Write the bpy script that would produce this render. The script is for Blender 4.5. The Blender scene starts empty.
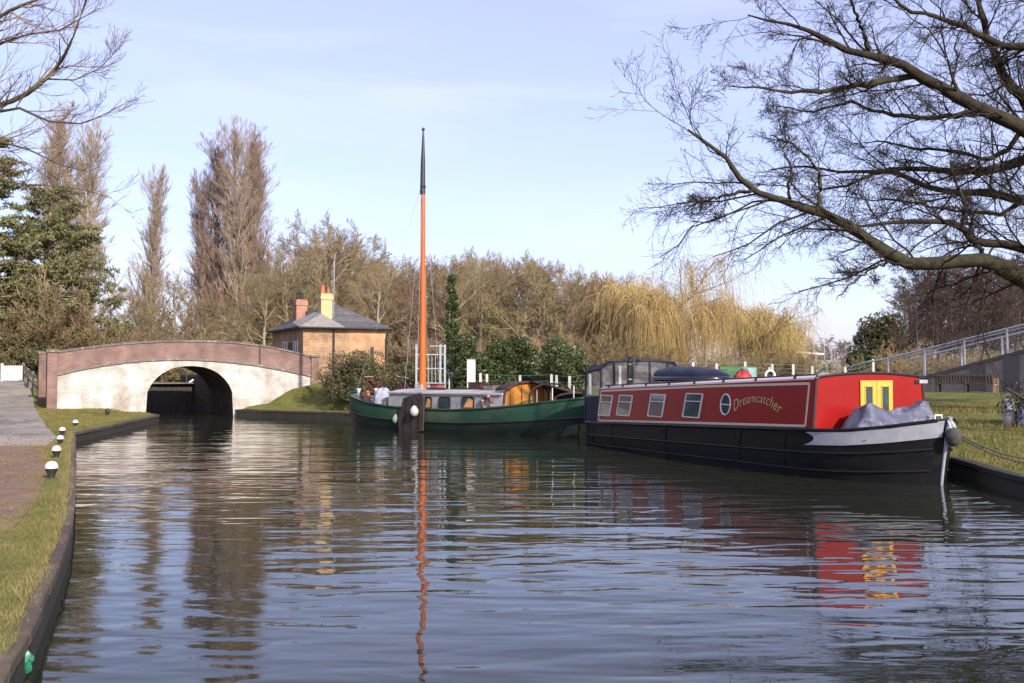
import bpy, bmesh, math, random
import numpy as np
from mathutils import Vector, Matrix
from mathutils.geometry import delaunay_2d_cdt

# ------------------------------------------------------------------ camera, sky, sun, exposure
scene = bpy.context.scene
W, HPX, F = 1024.0, 683.0, 1000.0
HORIZON = 373.0
CAM_Z = 2.0
PITCH = math.atan((HORIZON - HPX / 2) / F)
cam_data = bpy.data.cameras.new('camera')
cam_data.sensor_width = 36.0
cam_data.lens = 36.0 * F / W
cam_data.clip_start = 0.1
cam_data.clip_end = 3000.0
cam = bpy.data.objects.new('camera', cam_data)
scene.collection.objects.link(cam)
cam.location = (0, 0, CAM_Z)
cam.rotation_euler = (math.radians(90) + PITCH, 0, 0)
scene.camera = cam

SUN_AZ = math.atan2(0.52, -0.854)          # clockwise from +Y: the sun stands to the right, a little behind the camera
SUN_EL = math.radians(29)
world = bpy.data.worlds.new('World')
scene.world = world
world.use_nodes = True
wn, wl = world.node_tree.nodes, world.node_tree.links
wn.clear()
w_out = wn.new('ShaderNodeOutputWorld')
w_bg = wn.new('ShaderNodeBackground')
w_bg.inputs['Strength'].default_value = 0.15
sky = wn.new('ShaderNodeTexSky')
sky.sky_type = 'NISHITA'
sky.sun_disc = False
sky.sun_elevation = SUN_EL
sky.sun_rotation = SUN_AZ
sky.altitude = 50
sky.air_density = 1.0
sky.dust_density = 1.3
sky.ozone_density = 4.0
# thin high cirrus, mixed into the sky
tc = wn.new('ShaderNodeTexCoord')
mp = wn.new('ShaderNodeMapping')
mp.inputs['Rotation'].default_value = (0, 0, 0.5)
mp.inputs['Scale'].default_value = (1.4, 2.2, 9.0)
ns = wn.new('ShaderNodeTexNoise')
ns.inputs['Scale'].default_value = 1.6
ns.inputs['Detail'].default_value = 7
ns.inputs['Distortion'].default_value = 0.6
cr = wn.new('ShaderNodeMapRange')
cr.inputs['From Min'].default_value = 0.48
cr.inputs['From Max'].default_value = 0.80
cr.inputs['To Min'].default_value = 0.30
cr.inputs['To Max'].default_value = 0.50
mx = wn.new('ShaderNodeMix')
mx.data_type = 'RGBA'
mx.inputs['B'].default_value = (5.9, 6.1, 7.6, 1)
wl.new(tc.outputs['Generated'], mp.inputs['Vector'])
wl.new(mp.outputs['Vector'], ns.inputs['Vector'])
wl.new(ns.outputs['Fac'], cr.inputs['Value'])
wl.new(cr.outputs['Result'], mx.inputs['Factor'])
wl.new(sky.outputs['Color'], mx.inputs['A'])
tint = wn.new('ShaderNodeMix')
tint.data_type = 'RGBA'
tint.blend_type = 'MULTIPLY'
tint.inputs['Factor'].default_value = 1.0
tint.inputs['B'].default_value = (1.06, 0.96, 1.06, 1)
wl.new(mx.outputs['Result'], tint.inputs['A'])
wl.new(tint.outputs['Result'], w_bg.inputs['Color'])
wl.new(w_bg.outputs['Background'], w_out.inputs['Surface'])

sun_data = bpy.data.lights.new('sun', 'SUN')
sun_data.energy = 4.3
sun_data.angle = math.radians(0.53)
sun_data.color = (1.0, 0.93, 0.82)
sun = bpy.data.objects.new('sun', sun_data)
scene.collection.objects.link(sun)
SUN_DIR = Vector((math.sin(SUN_AZ) * math.cos(SUN_EL), math.cos(SUN_AZ) * math.cos(SUN_EL), math.sin(SUN_EL)))
sun.rotation_euler = SUN_DIR.to_track_quat('Z', 'Y').to_euler()

scene.view_settings.view_transform = 'Standard'
scene.view_settings.look = 'None'
scene.view_settings.exposure = 0.48
scene.view_settings.gamma = 1.0
scene.cycles.use_denoising = True
scene.cycles.max_bounces = 6
scene.cycles.transparent_max_bounces = 16

# ------------------------------------------------------------------ pixel helpers (directions only)
CP, SP = math.cos(PITCH), math.sin(PITCH)
def ray(px, py):
    a, b = (px - W / 2) / F, (HPX / 2 - py) / F
    return Vector((a, CP - b * SP, SP + b * CP))
def at(px, py, Y):
    d = ray(px, py)
    k = Y / d.y
    return Vector((d.x * k, Y, CAM_Z + d.z * k))
def onz(px, py, z):
    d = ray(px, py)
    k = (z - CAM_Z) / d.z
    return Vector((d.x * k, d.y * k, z))
def onplane(px, py, p0, n):
    d = ray(px, py)
    o = Vector((0, 0, CAM_Z))
    k = (Vector(p0) - o).dot(n) / d.dot(n)
    return o + d * k

# ------------------------------------------------------------------ materials
def _nodes(name):
    m = bpy.data.materials.new(name)
    m.use_nodes = True
    n, l = m.node_tree.nodes, m.node_tree.links
    return m, n, l, n['Principled BSDF']
def col(c):
    return (c[0], c[1], c[2], 1)
def mat(name, c1, c2=None, scale=6.0, rough=0.75, bump=0.0, bscale=None, metal=0.0, stretch=(1, 1, 1), lo=0.35, hi=0.65,
        c3=None, scale3=1.0, lo3=0.55, hi3=0.75, spec=0.5, coat=0.0, rnd=0.0, detail=6):
    m, n, l, b = _nodes(name)
    b.inputs['Roughness'].default_value = rough
    b.inputs['Metallic'].default_value = metal
    b.inputs['Specular IOR Level'].default_value = spec
    b.inputs['Coat Weight'].default_value = coat
    b.inputs['Coat Roughness'].default_value = 0.05
    b.inputs['Base Color'].default_value = col(c1)
    out = None
    t = n.new('ShaderNodeTexCoord')
    mpn = n.new('ShaderNodeMapping')
    mpn.inputs['Scale'].default_value = stretch
    l.new(t.outputs['Object'], mpn.inputs['Vector'])
    def layer(prev, a, cb, sc, lo_, hi_):
        ns_ = n.new('ShaderNodeTexNoise')
        ns_.inputs['Scale'].default_value = sc
        ns_.inputs['Detail'].default_value = detail
        ns_.inputs['Roughness'].default_value = 0.65
        l.new(mpn.outputs['Vector'], ns_.inputs['Vector'])
        r = n.new('ShaderNodeMapRange')
        r.inputs['From Min'].default_value = lo_
        r.inputs['From Max'].default_value = hi_
        l.new(ns_.outputs['Fac'], r.inputs['Value'])
        x = n.new('ShaderNodeMix')
        x.data_type = 'RGBA'
        l.new(r.outputs['Result'], x.inputs['Factor'])
        if prev is None:
            x.inputs['A'].default_value = col(a)
        else:
            l.new(prev, x.inputs['A'])
        x.inputs['B'].default_value = col(cb)
        return x.outputs['Result']
    if c2 is not None:
        out = layer(None, c1, c2, scale, lo, hi)
    if c3 is not None:
        out = layer(out, c1, c3, scale3, lo3, hi3)
    if rnd > 0:
        oi = n.new('ShaderNodeObjectInfo')
        hs = n.new('ShaderNodeHueSaturation')
        r = n.new('ShaderNodeMapRange')
        r.inputs['To Min'].default_value = 1 - rnd
        r.inputs['To Max'].default_value = 1 + rnd
        l.new(oi.outputs['Random'], r.inputs['Value'])
        l.new(r.outputs['Result'], hs.inputs['Value'])
        mul = n.new('ShaderNodeMath'); mul.operation = 'MULTIPLY_ADD'
        mul.inputs[1].default_value = rnd * .22
        mul.inputs[2].default_value = .5 - rnd * .11
        l.new(oi.outputs['Random'], mul.inputs[0])
        l.new(mul.outputs[0], hs.inputs['Hue'])
        if out is None:
            hs.inputs['Color'].default_value = col(c1)
        else:
            l.new(out, hs.inputs['Color'])
        out = hs.outputs['Color']
    if out is not None:
        l.new(out, b.inputs['Base Color'])
    if bump > 0:
        nb = n.new('ShaderNodeTexNoise')
        nb.inputs['Scale'].default_value = bscale or scale * 3
        nb.inputs['Detail'].default_value = 5
        l.new(mpn.outputs['Vector'], nb.inputs['Vector'])
        bn = n.new('ShaderNodeBump')
        bn.inputs['Distance'].default_value = bump
        l.new(nb.outputs['Fac'], bn.inputs['Height'])
        l.new(bn.outputs['Normal'], b.inputs['Normal'])
    return m
def brickmat(name, ca, cb, mortar, bw=0.23, bh=0.078, ax='xz', patch=None, plo=0.5, phi=0.62, pscale=1.2, rough=0.85, bump=0.006):
    """brick bonding too far away to tell the pieces apart; an optional worn paint patch colour over it"""
    m, n, l, b = _nodes(name)
    b.inputs['Roughness'].default_value = rough
    t = n.new('ShaderNodeTexCoord')
    sp = n.new('ShaderNodeSeparateXYZ')
    cb_ = n.new('ShaderNodeCombineXYZ')
    l.new(t.outputs['Object'], sp.inputs['Vector'])
    if ax == 'xz':
        l.new(sp.outputs['X'], cb_.inputs['X'])
    elif ax == 'yz':
        l.new(sp.outputs['Y'], cb_.inputs['X'])
    else:
        ad = n.new('ShaderNodeMath'); ad.operation = 'ADD'
        l.new(sp.outputs['X'], ad.inputs[0]); l.new(sp.outputs['Y'], ad.inputs[1])
        l.new(ad.outputs[0], cb_.inputs['X'])
    l.new(sp.outputs['Z'], cb_.inputs['Y'])
    br = n.new('ShaderNodeTexBrick')
    br.inputs['Scale'].default_value = 1.0
    br.inputs['Brick Width'].default_value = bw
    br.inputs['Row Height'].default_value = bh
    br.inputs['Mortar Size'].default_value = 0.008
    br.inputs['Color1'].default_value = col(ca)
    br.inputs['Color2'].default_value = col(cb)
    br.inputs['Mortar'].default_value = col(mortar)
    l.new(cb_.outputs['Vector'], br.inputs['Vector'])
    nz = n.new('ShaderNodeTexNoise'); nz.inputs['Scale'].default_value = 1.5; nz.inputs['Detail'].default_value = 8
    l.new(t.outputs['Object'], nz.inputs['Vector'])
    hs = n.new('ShaderNodeHueSaturation')
    r = n.new('ShaderNodeMapRange'); r.inputs['From Min'].default_value = 0.3; r.inputs['From Max'].default_value = 0.7
    r.inputs['To Min'].default_value = 0.65; r.inputs['To Max'].default_value = 1.3
    l.new(nz.outputs['Fac'], r.inputs['Value']); l.new(r.outputs['Result'], hs.inputs['Value'])
    l.new(br.outputs['Color'], hs.inputs['Color'])
    out = hs.outputs['Color']
    if patch:
        np_ = n.new('ShaderNodeTexNoise'); np_.inputs['Scale'].default_value = pscale; np_.inputs['Detail'].default_value = 9
        np_.inputs['Roughness'].default_value = 0.7
        l.new(t.outputs['Object'], np_.inputs['Vector'])
        rp = n.new('ShaderNodeMapRange'); rp.inputs['From Min'].default_value = plo; rp.inputs['From Max'].default_value = phi
        l.new(np_.outputs['Fac'], rp.inputs['Value'])
        mxp = n.new('ShaderNodeMix'); mxp.data_type = 'RGBA'; mxp.inputs['B'].default_value = col(patch)
        l.new(rp.outputs['Result'], mxp.inputs['Factor']); l.new(out, mxp.inputs['A'])
        out = mxp.outputs['Result']
    l.new(out, b.inputs['Base Color'])
    bn = n.new('ShaderNodeBump'); bn.inputs['Distance'].default_value = bump; bn.invert = True
    l.new(br.outputs['Fac'], bn.inputs['Height']); l.new(bn.outputs['Normal'], b.inputs['Normal'])
    return m

# ------------------------------------------------------------------ mesh helpers
COL = scene.collection
class MB:
    def __init__(s):
        s.v, s.f = [], []
    def add(s, vs, fs):
        o = len(s.v)
        s.v += [tuple(p) for p in vs]
        s.f += [tuple(i + o for i in f) for f in fs]
        return s
    def box(s, x0, x1, y0, y1, z0, z1, M=None):
        vs = [Vector((x, y, z)) for z in (z0, z1) for y in (y0, y1) for x in (x0, x1)]
        if M is not None:
            vs = [M @ p for p in vs]
        return s.add(vs, [(0, 2, 3, 1), (4, 5, 7, 6), (0, 1, 5, 4), (2, 6, 7, 3), (0, 4, 6, 2), (1, 3, 7, 5)])
    def bar(s, p, q, w, h=None, up=(0, 0, 1)):
        """square-section bar from p to q"""
        p, q = Vector(p), Vector(q); h = h or w
        t = (q - p).normalized(); u = Vector(up)
        if abs(t.dot(u)) > 0.95: u = Vector((1, 0, 0))
        a = t.cross(u).normalized(); b = a.cross(t)
        vs = [c + a * (i * w / 2) + b * (j * h / 2) for c in (p, q) for i, j in ((-1, -1), (1, -1), (1, 1), (-1, 1))]
        return s.add(vs, [(3, 2, 1, 0), (4, 5, 6, 7), (0, 1, 5, 4), (1, 2, 6, 5), (2, 3, 7, 6), (3, 0, 4, 7)])
    def tube(s, pts, r, sides=8, cap=True):
        pts = [Vector(p) for p in pts]; n = len(pts)
        rs = r if isinstance(r, (list, tuple)) else [r] * n
        vs, fs = [], []
        pa = None
        for i in range(n):
            t = (pts[min(i + 1, n - 1)] - pts[max(i - 1, 0)]).normalized()
            if pa is None:
                u = Vector((0, 0, 1)) if abs(t.z) < 0.9 else Vector((1, 0, 0))
                a = t.cross(u).normalized()
            else:
                a = (pa - t * pa.dot(t)).normalized()
            pa = a; b = t.cross(a)
            for k in range(sides):
                g = 2 * math.pi * k / sides
                vs.append(pts[i] + (a * math.cos(g) + b * math.sin(g)) * rs[i])
        for i in range(n - 1):
            for k in range(sides):
                k2 = (k + 1) % sides
                fs.append((i * sides + k, i * sides + k2, (i + 1) * sides + k2, (i + 1) * sides + k))
        if cap:
            fs.append(tuple(reversed(range(sides)))); fs.append(tuple((n - 1) * sides + k for k in range(sides)))
        return s.add(vs, fs)
    def lathe(s, prof, c=(0, 0, 0), seg=16, M=None):
        vs, fs = [], []; n = len(prof)
        for r, z in prof:
            for k in range(seg):
                g = 2 * math.pi * k / seg
                p = Vector((c[0] + r * math.cos(g), c[1] + r * math.sin(g), c[2] + z))
                vs.append(M @ p if M is not None else p)
        for i in range(n - 1):
            for k in range(seg):
                k2 = (k + 1) % seg
                fs.append((i * seg + k, i * seg + k2, (i + 1) * seg + k2, (i + 1) * seg + k))
        fs.append(tuple(reversed(range(seg)))); fs.append(tuple((n - 1) * seg + k for k in range(seg)))
        return s.add(vs, fs)
    def grid(s, rows, closed=False):
        m, n = len(rows), len(rows[0])
        vs = [p for r in rows for p in r]; fs = []
        for i in range(m - 1):
            for k in range(n if closed else n - 1):
                k2 = (k + 1) % n
                fs.append((i * n + k, i * n + k2, (i + 1) * n + k2, (i + 1) * n + k))
        return s.add(vs, fs)
    def prism(s, a, b):
        """two matching outlines joined into a closed solid"""
        n = len(a)
        fs = [tuple(reversed(range(n))), tuple(range(n, 2 * n))]
        fs += [(k, (k + 1) % n, n + (k + 1) % n, n + k) for k in range(n)]
        return s.add(list(a) + list(b), fs)
    def mesh(s, name, m, smooth=None, bevel=0.0):
        me = bpy.data.meshes.new(name)
        me.from_pydata(s.v, [], s.f)
        bm = bmesh.new(); bm.from_mesh(me)
        bmesh.ops.recalc_face_normals(bm, faces=bm.faces)
        if bevel > 0:
            bmesh.ops.bevel(bm, geom=list(bm.edges), offset=bevel, segments=1, affect='EDGES', clamp_overlap=True)
        bm.to_mesh(me); bm.free()
        if smooth is not None:
            me.polygons.foreach_set('use_smooth', [True] * len(me.polygons))
            me.set_sharp_from_angle(angle=math.radians(smooth))
        me.materials.append(m)
        return me
    def build(s, name, m, parent=None, smooth=None, bevel=0.0):
        return link(name, s.mesh(name, m, smooth, bevel), parent)
def link(name, data, parent=None):
    o = bpy.data.objects.new(name, data)
    COL.objects.link(o)
    o.parent = parent
    return o
def tag(o, label=None, cat=None, group=None, kind=None):
    if label: o['label'] = label
    if cat: o['category'] = cat
    if group: o['group'] = group
    if kind: o['kind'] = kind
    return o
def thing(name, label, cat, loc=(0, 0, 0), rz=0.0, group=None):
    o = link(name, None)
    o.location = loc; o.rotation_euler = (0, 0, rz)
    return tag(o, label, cat, group)
def copy_tree(o, parent=None):
    c = o.copy(); COL.objects.link(c); c.parent = parent
    for ch in o.children:
        copy_tree(ch, c)
    return c
def raw_mesh(name, V, Fq, m, smooth=True):
    """fast mesh from numpy: V (n,3), Fq (k,3|4) all with the same corner count"""
    me = bpy.data.meshes.new(name)
    V = np.ascontiguousarray(V, dtype=np.float32); Fq = np.ascontiguousarray(Fq, dtype=np.int32)
    k, c = Fq.shape
    me.vertices.add(len(V)); me.vertices.foreach_set('co', V.ravel())
    me.loops.add(k * c); me.loops.foreach_set('vertex_index', Fq.ravel())
    me.polygons.add(k)
    me.polygons.foreach_set('loop_start', np.arange(0, k * c, c, dtype=np.int32))
    if smooth:
        me.polygons.foreach_set('use_smooth', np.ones(k, dtype=bool))
    me.update(calc_edges=True)
    me.materials.append(m)
    return me
# ------------------------------------------------------------------ plan of the place
BR_C = Vector((-14.45, 45.0, 0)); BR_U = Vector((0.87, 0.493, 0)).normalized(); BR_A = Vector((-BR_U.y, BR_U.x, 0))
def bw(s, d):
    p = BR_C + BR_U * s + BR_A * d
    return (p.x, p.y)
SPAN = 1.95
LEFT = [(3, -25), (1.8, -4), (.75, -.4), (-.35, 1.0), (-1.5, 2.7), (-2.4, 4.35)] + [tuple(onz(x, y, 0.28).xy) for x, y in
        ((0, 666), (19, 639), (36, 606), (50, 574), (61, 550), (69, 525), (72, 497), (73.5, 460), (74, 440), (73.5, 433))]
LEFT += [bw(-SPAN - 0.05, -3.5), bw(-SPAN - 0.02, -0.3), bw(-SPAN, 0.4), bw(-SPAN, 12)]
RIGHT = [bw(SPAN, 12), bw(SPAN, 0.4), bw(SPAN + 0.05, -0.35), (-11.2, 44.9), (-6.9, 41.7), (-3.2, 39.6), (4.1, 33.7), (5.1, 30.0), (8.75, 20.2), (8.5, 18.6),
         (8.25, 17.0), (8.15, 15.5), (8.6, 12), (10, 6), (13, -5), (14, -25)]
def densify(pts, step):
    out = []
    for (a, b) in zip(pts[:-1], pts[1:]):
        n = max(1, int(math.dist(a, b) / step))
        for i in range(n):
            t = i / n
            out.append((a[0] + (b[0] - a[0]) * t, a[1] + (b[1] - a[1]) * t))
    out.append(pts[-1])
    return out
def smooth_poly(pts, it=1):
    for _ in range(it):
        o = [pts[0]]
        for a, b in zip(pts[:-1], pts[1:]):
            o.append((a[0] * .75 + b[0] * .25, a[1] * .75 + b[1] * .25)); o.append((a[0] * .25 + b[0] * .75, a[1] * .25 + b[1] * .75))
        o.append(pts[-1]); pts = o
    return pts
LEFT_C = smooth_poly(LEFT[:16], 2) + LEFT[16:]
RIGHT_C = RIGHT[:3] + smooth_poly(RIGHT[3:], 2)
LEFT_D, RIGHT_D = densify(LEFT_C, 0.7), densify(RIGHT_C, 0.7)
CANAL = LEFT_D + RIGHT_D
def inside_np(P, poly):
    P = np.asarray(P, float); c = np.zeros(len(P), bool); poly = np.asarray(poly, float); q = np.roll(poly, 1, axis=0)
    for (xi, yi), (xj, yj) in zip(poly, q):
        if yi == yj: continue
        c ^= ((yi > P[:, 1]) != (yj > P[:, 1])) & (P[:, 0] < (xj - xi) * (P[:, 1] - yi) / (yj - yi) + xi)
    return c
def inside(p, poly):
    x, y = p; c = False; j = len(poly) - 1
    for i in range(len(poly)):
        xi, yi = poly[i]; xj, yj = poly[j]
        if (yi > y) != (yj > y) and x < (xj - xi) * (y - yi) / (yj - yi) + xi:
            c = not c
        j = i
    return c
# heights: scattered levels, blended by inverse distance
CTRL = [(-3, -5, .42), (-6, 3, .42), (-8, 10, .42), (-14, 16, .48), (-16, 26, .52), (-18, 34, .52), (-20.6, 41, .5), (-17, 40.5, .5), (-30, 20, .8), (-40, 35, 1.5),
        (-21.6, 43, .52), (-23.2, 47.5, .85), (-25.2, 51.5, 1.25), (-27, 56, 1.55), (-28.5, 60, 1.7), (-36, 52, 1.7), (-30, 47, 1.1), (-26, 43, .7), (-20, 52, 2.0),
        (-9.8, 47.2, 1.35), (-8.6, 47.8, 1.6), (-11.3, 46.0, .55), (-7, 45, 1.25), (-5.5, 44, 1.2), (-3, 44, 1.1), (-9, 52, 1.9), (-5, 55, 1.9), (2, 48, 1.4), (-14, 60, 2.0),
        (0, 41.5, .9), (5, 38, 1.0), (7, 33, 1.0), (9.5, 28, .9), (12.2, 27, 1.0), (10.2, 22, .58), (11.8, 23.5, .78), (16, 25, 1.05), (13, 18, .75), (10.5, 16, .55), (18, 14, .9), (15.5, 34.2, 1.33), (12, 33, 1.2),
        (14, 4, 1.0), (20, -10, 1.2), (18, 32, 1.3), (14, 36, 1.35), (25, 40, 1.6), (10, 45, 1.3), (20, 60, 1.4), (0, 70, 1.6), (-30, 80, 1.9), (-10, 90, 1.8), (40, 70, 1.6), (40, 20, 2.0),
        (-60, 60, 2.0), (-80, 0, 1.5), (-20, -20, .6), (60, 0, 2.0)]
for (x, y) in densify(LEFT_C, 1.6): CTRL.append((x, y, 0.28))
for (x, y) in densify(RIGHT_C[2:], 1.6): CTRL.append((x, y, 0.33))
CA = np.array(CTRL)
def HH(xy):
    xy = np.asarray(xy, float).reshape(-1, 2)
    out = np.empty(len(xy))
    for i in range(0, len(xy), 4000):
        q = xy[i:i + 4000]
        d2 = (q[:, None, 0] - CA[None, :, 0]) ** 2 + (q[:, None, 1] - CA[None, :, 1]) ** 2 + 0.02
        w = d2 ** -1.9
        out[i:i + 4000] = (w * CA[None, :, 2]).sum(1) / w.sum(1)
    return out
def H(x, y):
    return float(HH([(x, y)])[0])

# ------------------------------------------------------------------ ground sheet, cut along the canal and the paths
def gpt(px, py, z=0.5):
    return tuple(onz(px, py, z).xy)
DIRT = [gpt(46, 437), gpt(48, 450), gpt(44, 468), gpt(34, 487), gpt(14, 506), gpt(-40, 530), gpt(-200, 560), gpt(-300, 470), gpt(-130, 437)]
KERB = [gpt(57, 429), gpt(46, 437), gpt(-130, 437), gpt(-115, 429)]
PAVED = [gpt(57, 429), gpt(44, 418), gpt(36, 409), (-20.8, 43.6), (-22.7, 47.5), (-24.8, 51.5), (-26.8, 56), (-28.6, 61), (-30.6, 61), (-28.9, 56), (-27.0, 51), (-25.0, 46.5),
         (-22.8, 41), (-20.9, 36), gpt(-6, 429)]
rng = np.random.default_rng(7)
pts2, edges2 = [], []
def add_loop(poly, step):
    d = densify(list(poly) + [poly[0]], step)[:-1]
    o = len(pts2)
    pts2.extend(d)
    edges2.extend((o + i, o + (i + 1) % len(d)) for i in range(len(d)))
for poly, st in ((CANAL, 0.8), (DIRT, 0.8), (KERB, 0.8), (PAVED, 0.8)):
    add_loop(poly, st)
def scatter(x0, x1, y0, y1, st, hole=None):
    for x in np.arange(x0, x1, st):
        for y in np.arange(y0, y1, st):
            if hole and hole[0] < x < hole[1] and hole[2] < y < hole[3]: continue
            pts2.append((x + rng.uniform(-.3, .3) * st, y + rng.uniform(-.3, .3) * st))
scatter(-32, 26, -6, 62, 0.85)
scatter(-120, 120, -60, 160, 6, (-32, 26, -6, 62))
scatter(-900, 900, -120, 1600, 60, (-120, 120, -60, 160))
cv, ce, cf, *_ = delaunay_2d_cdt([Vector(p) for p in pts2], edges2, [], 0, 1e-4)
cv = np.array([(v.x, v.y) for v in cv]); cf = [tuple(f) for f in cf]
cz = HH(cv)
cz += 0.02 * np.sin(cv[:, 0] * 1.7 + 0.5) * np.sin(cv[:, 1] * 1.3)
regions = {'ground': [], 'towpath': [], 'path_kerb': [], 'paved_path': []}
cen = np.array([cv[list(f)].mean(0) for f in cf])
in_ = {k: inside_np(cen, p) for k, p in (('c', CANAL), ('k', KERB), ('p', PAVED), ('d', DIRT))}
for fi, f in enumerate(cf):
    c = cen[fi]
    if -45 < c[0] < 30 and -30 < c[1] < 65:
        if in_['c'][fi]: continue
        if in_['k'][fi]: regions['path_kerb'].append(f); continue
        if in_['p'][fi]: regions['paved_path'].append(f); continue
        if in_['d'][fi]: regions['towpath'].append(f); continue
    regions['ground'].append(f)
M_grass = mat('grass_ground', (.085, .105, .020), (.16, .15, .045), scale=1.3, rough=.95, bump=.03, bscale=9, c3=(.20, .135, .06), scale3=3.5, lo3=.54, hi3=.70, spec=.15)
M_dirt = mat('towpath_earth', (.25, .165, .12), (.16, .10, .075), scale=2.2, rough=.95, bump=.02, bscale=22, c3=(.26, .20, .15), scale3=9, lo3=.58, hi3=.66, spec=.15)
M_tarmac = mat('worn_tarmac', (.25, .22, .185), (.32, .28, .23), scale=3, rough=.9, bump=.01, bscale=40, c3=(.14, .12, .10), scale3=.8, lo3=.48, hi3=.72, spec=.2)
M_kerb = mat('kerb_concrete', (.36, .31, .25), (.24, .19, .15), scale=5, rough=.9, bump=.01)
ground_mats = {'ground': M_grass, 'towpath': M_dirt, 'path_kerb': M_kerb, 'paved_path': M_tarmac}
for name, fs in regions.items():
    fs = np.array(fs); u, inv = np.unique(fs, return_inverse=True)
    V = np.column_stack([cv[u], cz[u]])
    tag(link(name, raw_mesh(name, V, inv.reshape(-1, 3), ground_mats[name])), kind='structure')

# ------------------------------------------------------------------ water
m, n, l, b = _nodes('canal_water')
b.inputs['Base Color'].default_value = (.020, .022, .014, 1)
b.inputs['Roughness'].default_value = 0.015
b.inputs['IOR'].default_value = 1.333
t = n.new('ShaderNodeTexCoord')
def ripple(scale, stretch, rotz, detail, dist):
    mpn = n.new('ShaderNodeMapping'); mpn.inputs['Scale'].default_value = stretch; mpn.inputs['Rotation'].default_value = (0, 0, rotz)
    nz = n.new('ShaderNodeTexNoise'); nz.inputs['Scale'].default_value = scale; nz.inputs['Detail'].default_value = detail
    nz.inputs['Roughness'].default_value = 0.45; nz.inputs['Distortion'].default_value = 0.4
    l.new(t.outputs['Object'], mpn.inputs['Vector']); l.new(mpn.outputs['Vector'], nz.inputs['Vector'])
    mu = n.new('ShaderNodeMath'); mu.operation = 'MULTIPLY'; mu.inputs[1].default_value = dist
    l.new(nz.outputs['Fac'], mu.inputs[0])
    return mu.outputs[0]
WAVE = [ripple(1.0, (.95, 2.9, 1), .10, 1.0, .0155), ripple(1.0, (2.6, 6.0, 1), -.22, 1.5, .0042), ripple(1.0, (.22, .7, 1), .3, 1, .030)]
# a breeze patch: small ripples come and go over the surface
pn = n.new('ShaderNodeTexNoise'); pn.inputs['Scale'].default_value = 0.16; pn.inputs['Detail'].default_value = 2
l.new(t.outputs['Object'], pn.inputs['Vector'])
pr = n.new('ShaderNodeMapRange'); pr.inputs['From Min'].default_value = .38; pr.inputs['From Max'].default_value = .62; pr.inputs['To Min'].default_value = .25; pr.inputs['To Max'].default_value = 1.2
l.new(pn.outputs['Fac'], pr.inputs['Value'])
pm = n.new('ShaderNodeMath'); pm.operation = 'MULTIPLY'
l.new(pr.outputs['Result'], pm.inputs[0]); l.new(WAVE[1], pm.inputs[1])
s1 = n.new('ShaderNodeMath'); s1.operation = 'ADD'; l.new(WAVE[0], s1.inputs[0]); l.new(pm.outputs[0], s1.inputs[1])
s2 = n.new('ShaderNodeMath'); s2.operation = 'ADD'; l.new(s1.outputs[0], s2.inputs[0]); l.new(WAVE[2], s2.inputs[1])
bn = n.new('ShaderNodeBump'); bn.inputs['Distance'].default_value = 1.0
l.new(s2.outputs[0], bn.inputs['Height']); l.new(bn.outputs['Normal'], b.inputs['Normal'])
M_water = m
mb = MB()
for (xa, xb) in ((-24, 16),):
    mb.add([(xa, -26, 0), (xb, -26, 0), (xb, 62, 0), (xa, 62, 0)], [(0, 1, 2, 3)])
tag(mb.build('water', M_water), kind='structure')

# ------------------------------------------------------------------ canal edging: sheet below, coping pieces on top
M_pile = mat('bank_piling', (.022, .019, .014), (.04, .034, .024), scale=3, rough=.8, bump=.02, stretch=(1, 1, .3))
M_coping = mat('bank_coping', (.10, .068, .042), (.06, .042, .03), scale=7, rough=.9, bump=.012, c3=(.19, .145, .09), scale3=2.5, rnd=.2)
M_coping_r = mat('bank_coping_dark', (.045, .037, .025), (.025, .021, .016), scale=7, rough=.9, bump=.012, rnd=.2)
def edging(name, label, line, ztop, wide, mcop, side, step):
    root = thing(name, label, 'canal bank')
    d = densify(line, 0.5)
    P = np.array(d); T = np.gradient(P, axis=0); T /= np.linalg.norm(T, axis=1)[:, None]
    N = np.column_stack([-T[:, 1], T[:, 0]]) * side            # towards the land
    mb = MB()
    mb.grid([[(P[i, 0] - N[i, 0] * .03, P[i, 1] - N[i, 1] * .03, z) for z in (-.6, ztop - .09)] + [(P[i, 0] + N[i, 0] * .12, P[i, 1] + N[i, 1] * .12, ztop - .09)] for i in range(len(P))])
    mb.build('bank_face', M_pile, root)
    k = max(1, int(step / 0.5)); r = random.Random(3)
    for i in range(0, len(P) - 1, k):
        j = min(i + k, len(P) - 1)
        dz = r.uniform(-.012, .012); sh = r.uniform(-.012, .012); mb = MB()
        rows = []
        for q in range(i, j + 1):
            e = .006 if q == i else (-.006 if q == j else 0)
            c = P[q] + T[q] * e
            a, bb = c - N[q] * (.045 + sh), c + N[q] * wide
            z0, z1 = ztop - .075 + dz, ztop + .015 + dz
            rows.append([(a[0], a[1], z0), (a[0], a[1], z1 - .015), (a[0] + N[q][0] * .015, a[1] + N[q][1] * .015, z1), (bb[0], bb[1], z1), (bb[0], bb[1], z0)])
        mb.grid(rows, closed=True)
        nn = len(rows); mb.f.append((0, 1, 2, 3, 4)); mb.f.append(tuple((nn - 1) * 5 + q for q in range(5)))
        mb.build('coping', mcop, root)
    return root
edging('canal_bank_edge', 'weathered wooden edging along the left towpath bank', LEFT_C[3:-2], 0.28, .05, M_coping, 1, 1.5)
edging('canal_bank_edge', 'dark bank edging below the grass on the right bank by the boats', RIGHT_C[2:-3], 0.33, .16, M_coping_r, 1, 2.0)
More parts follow.
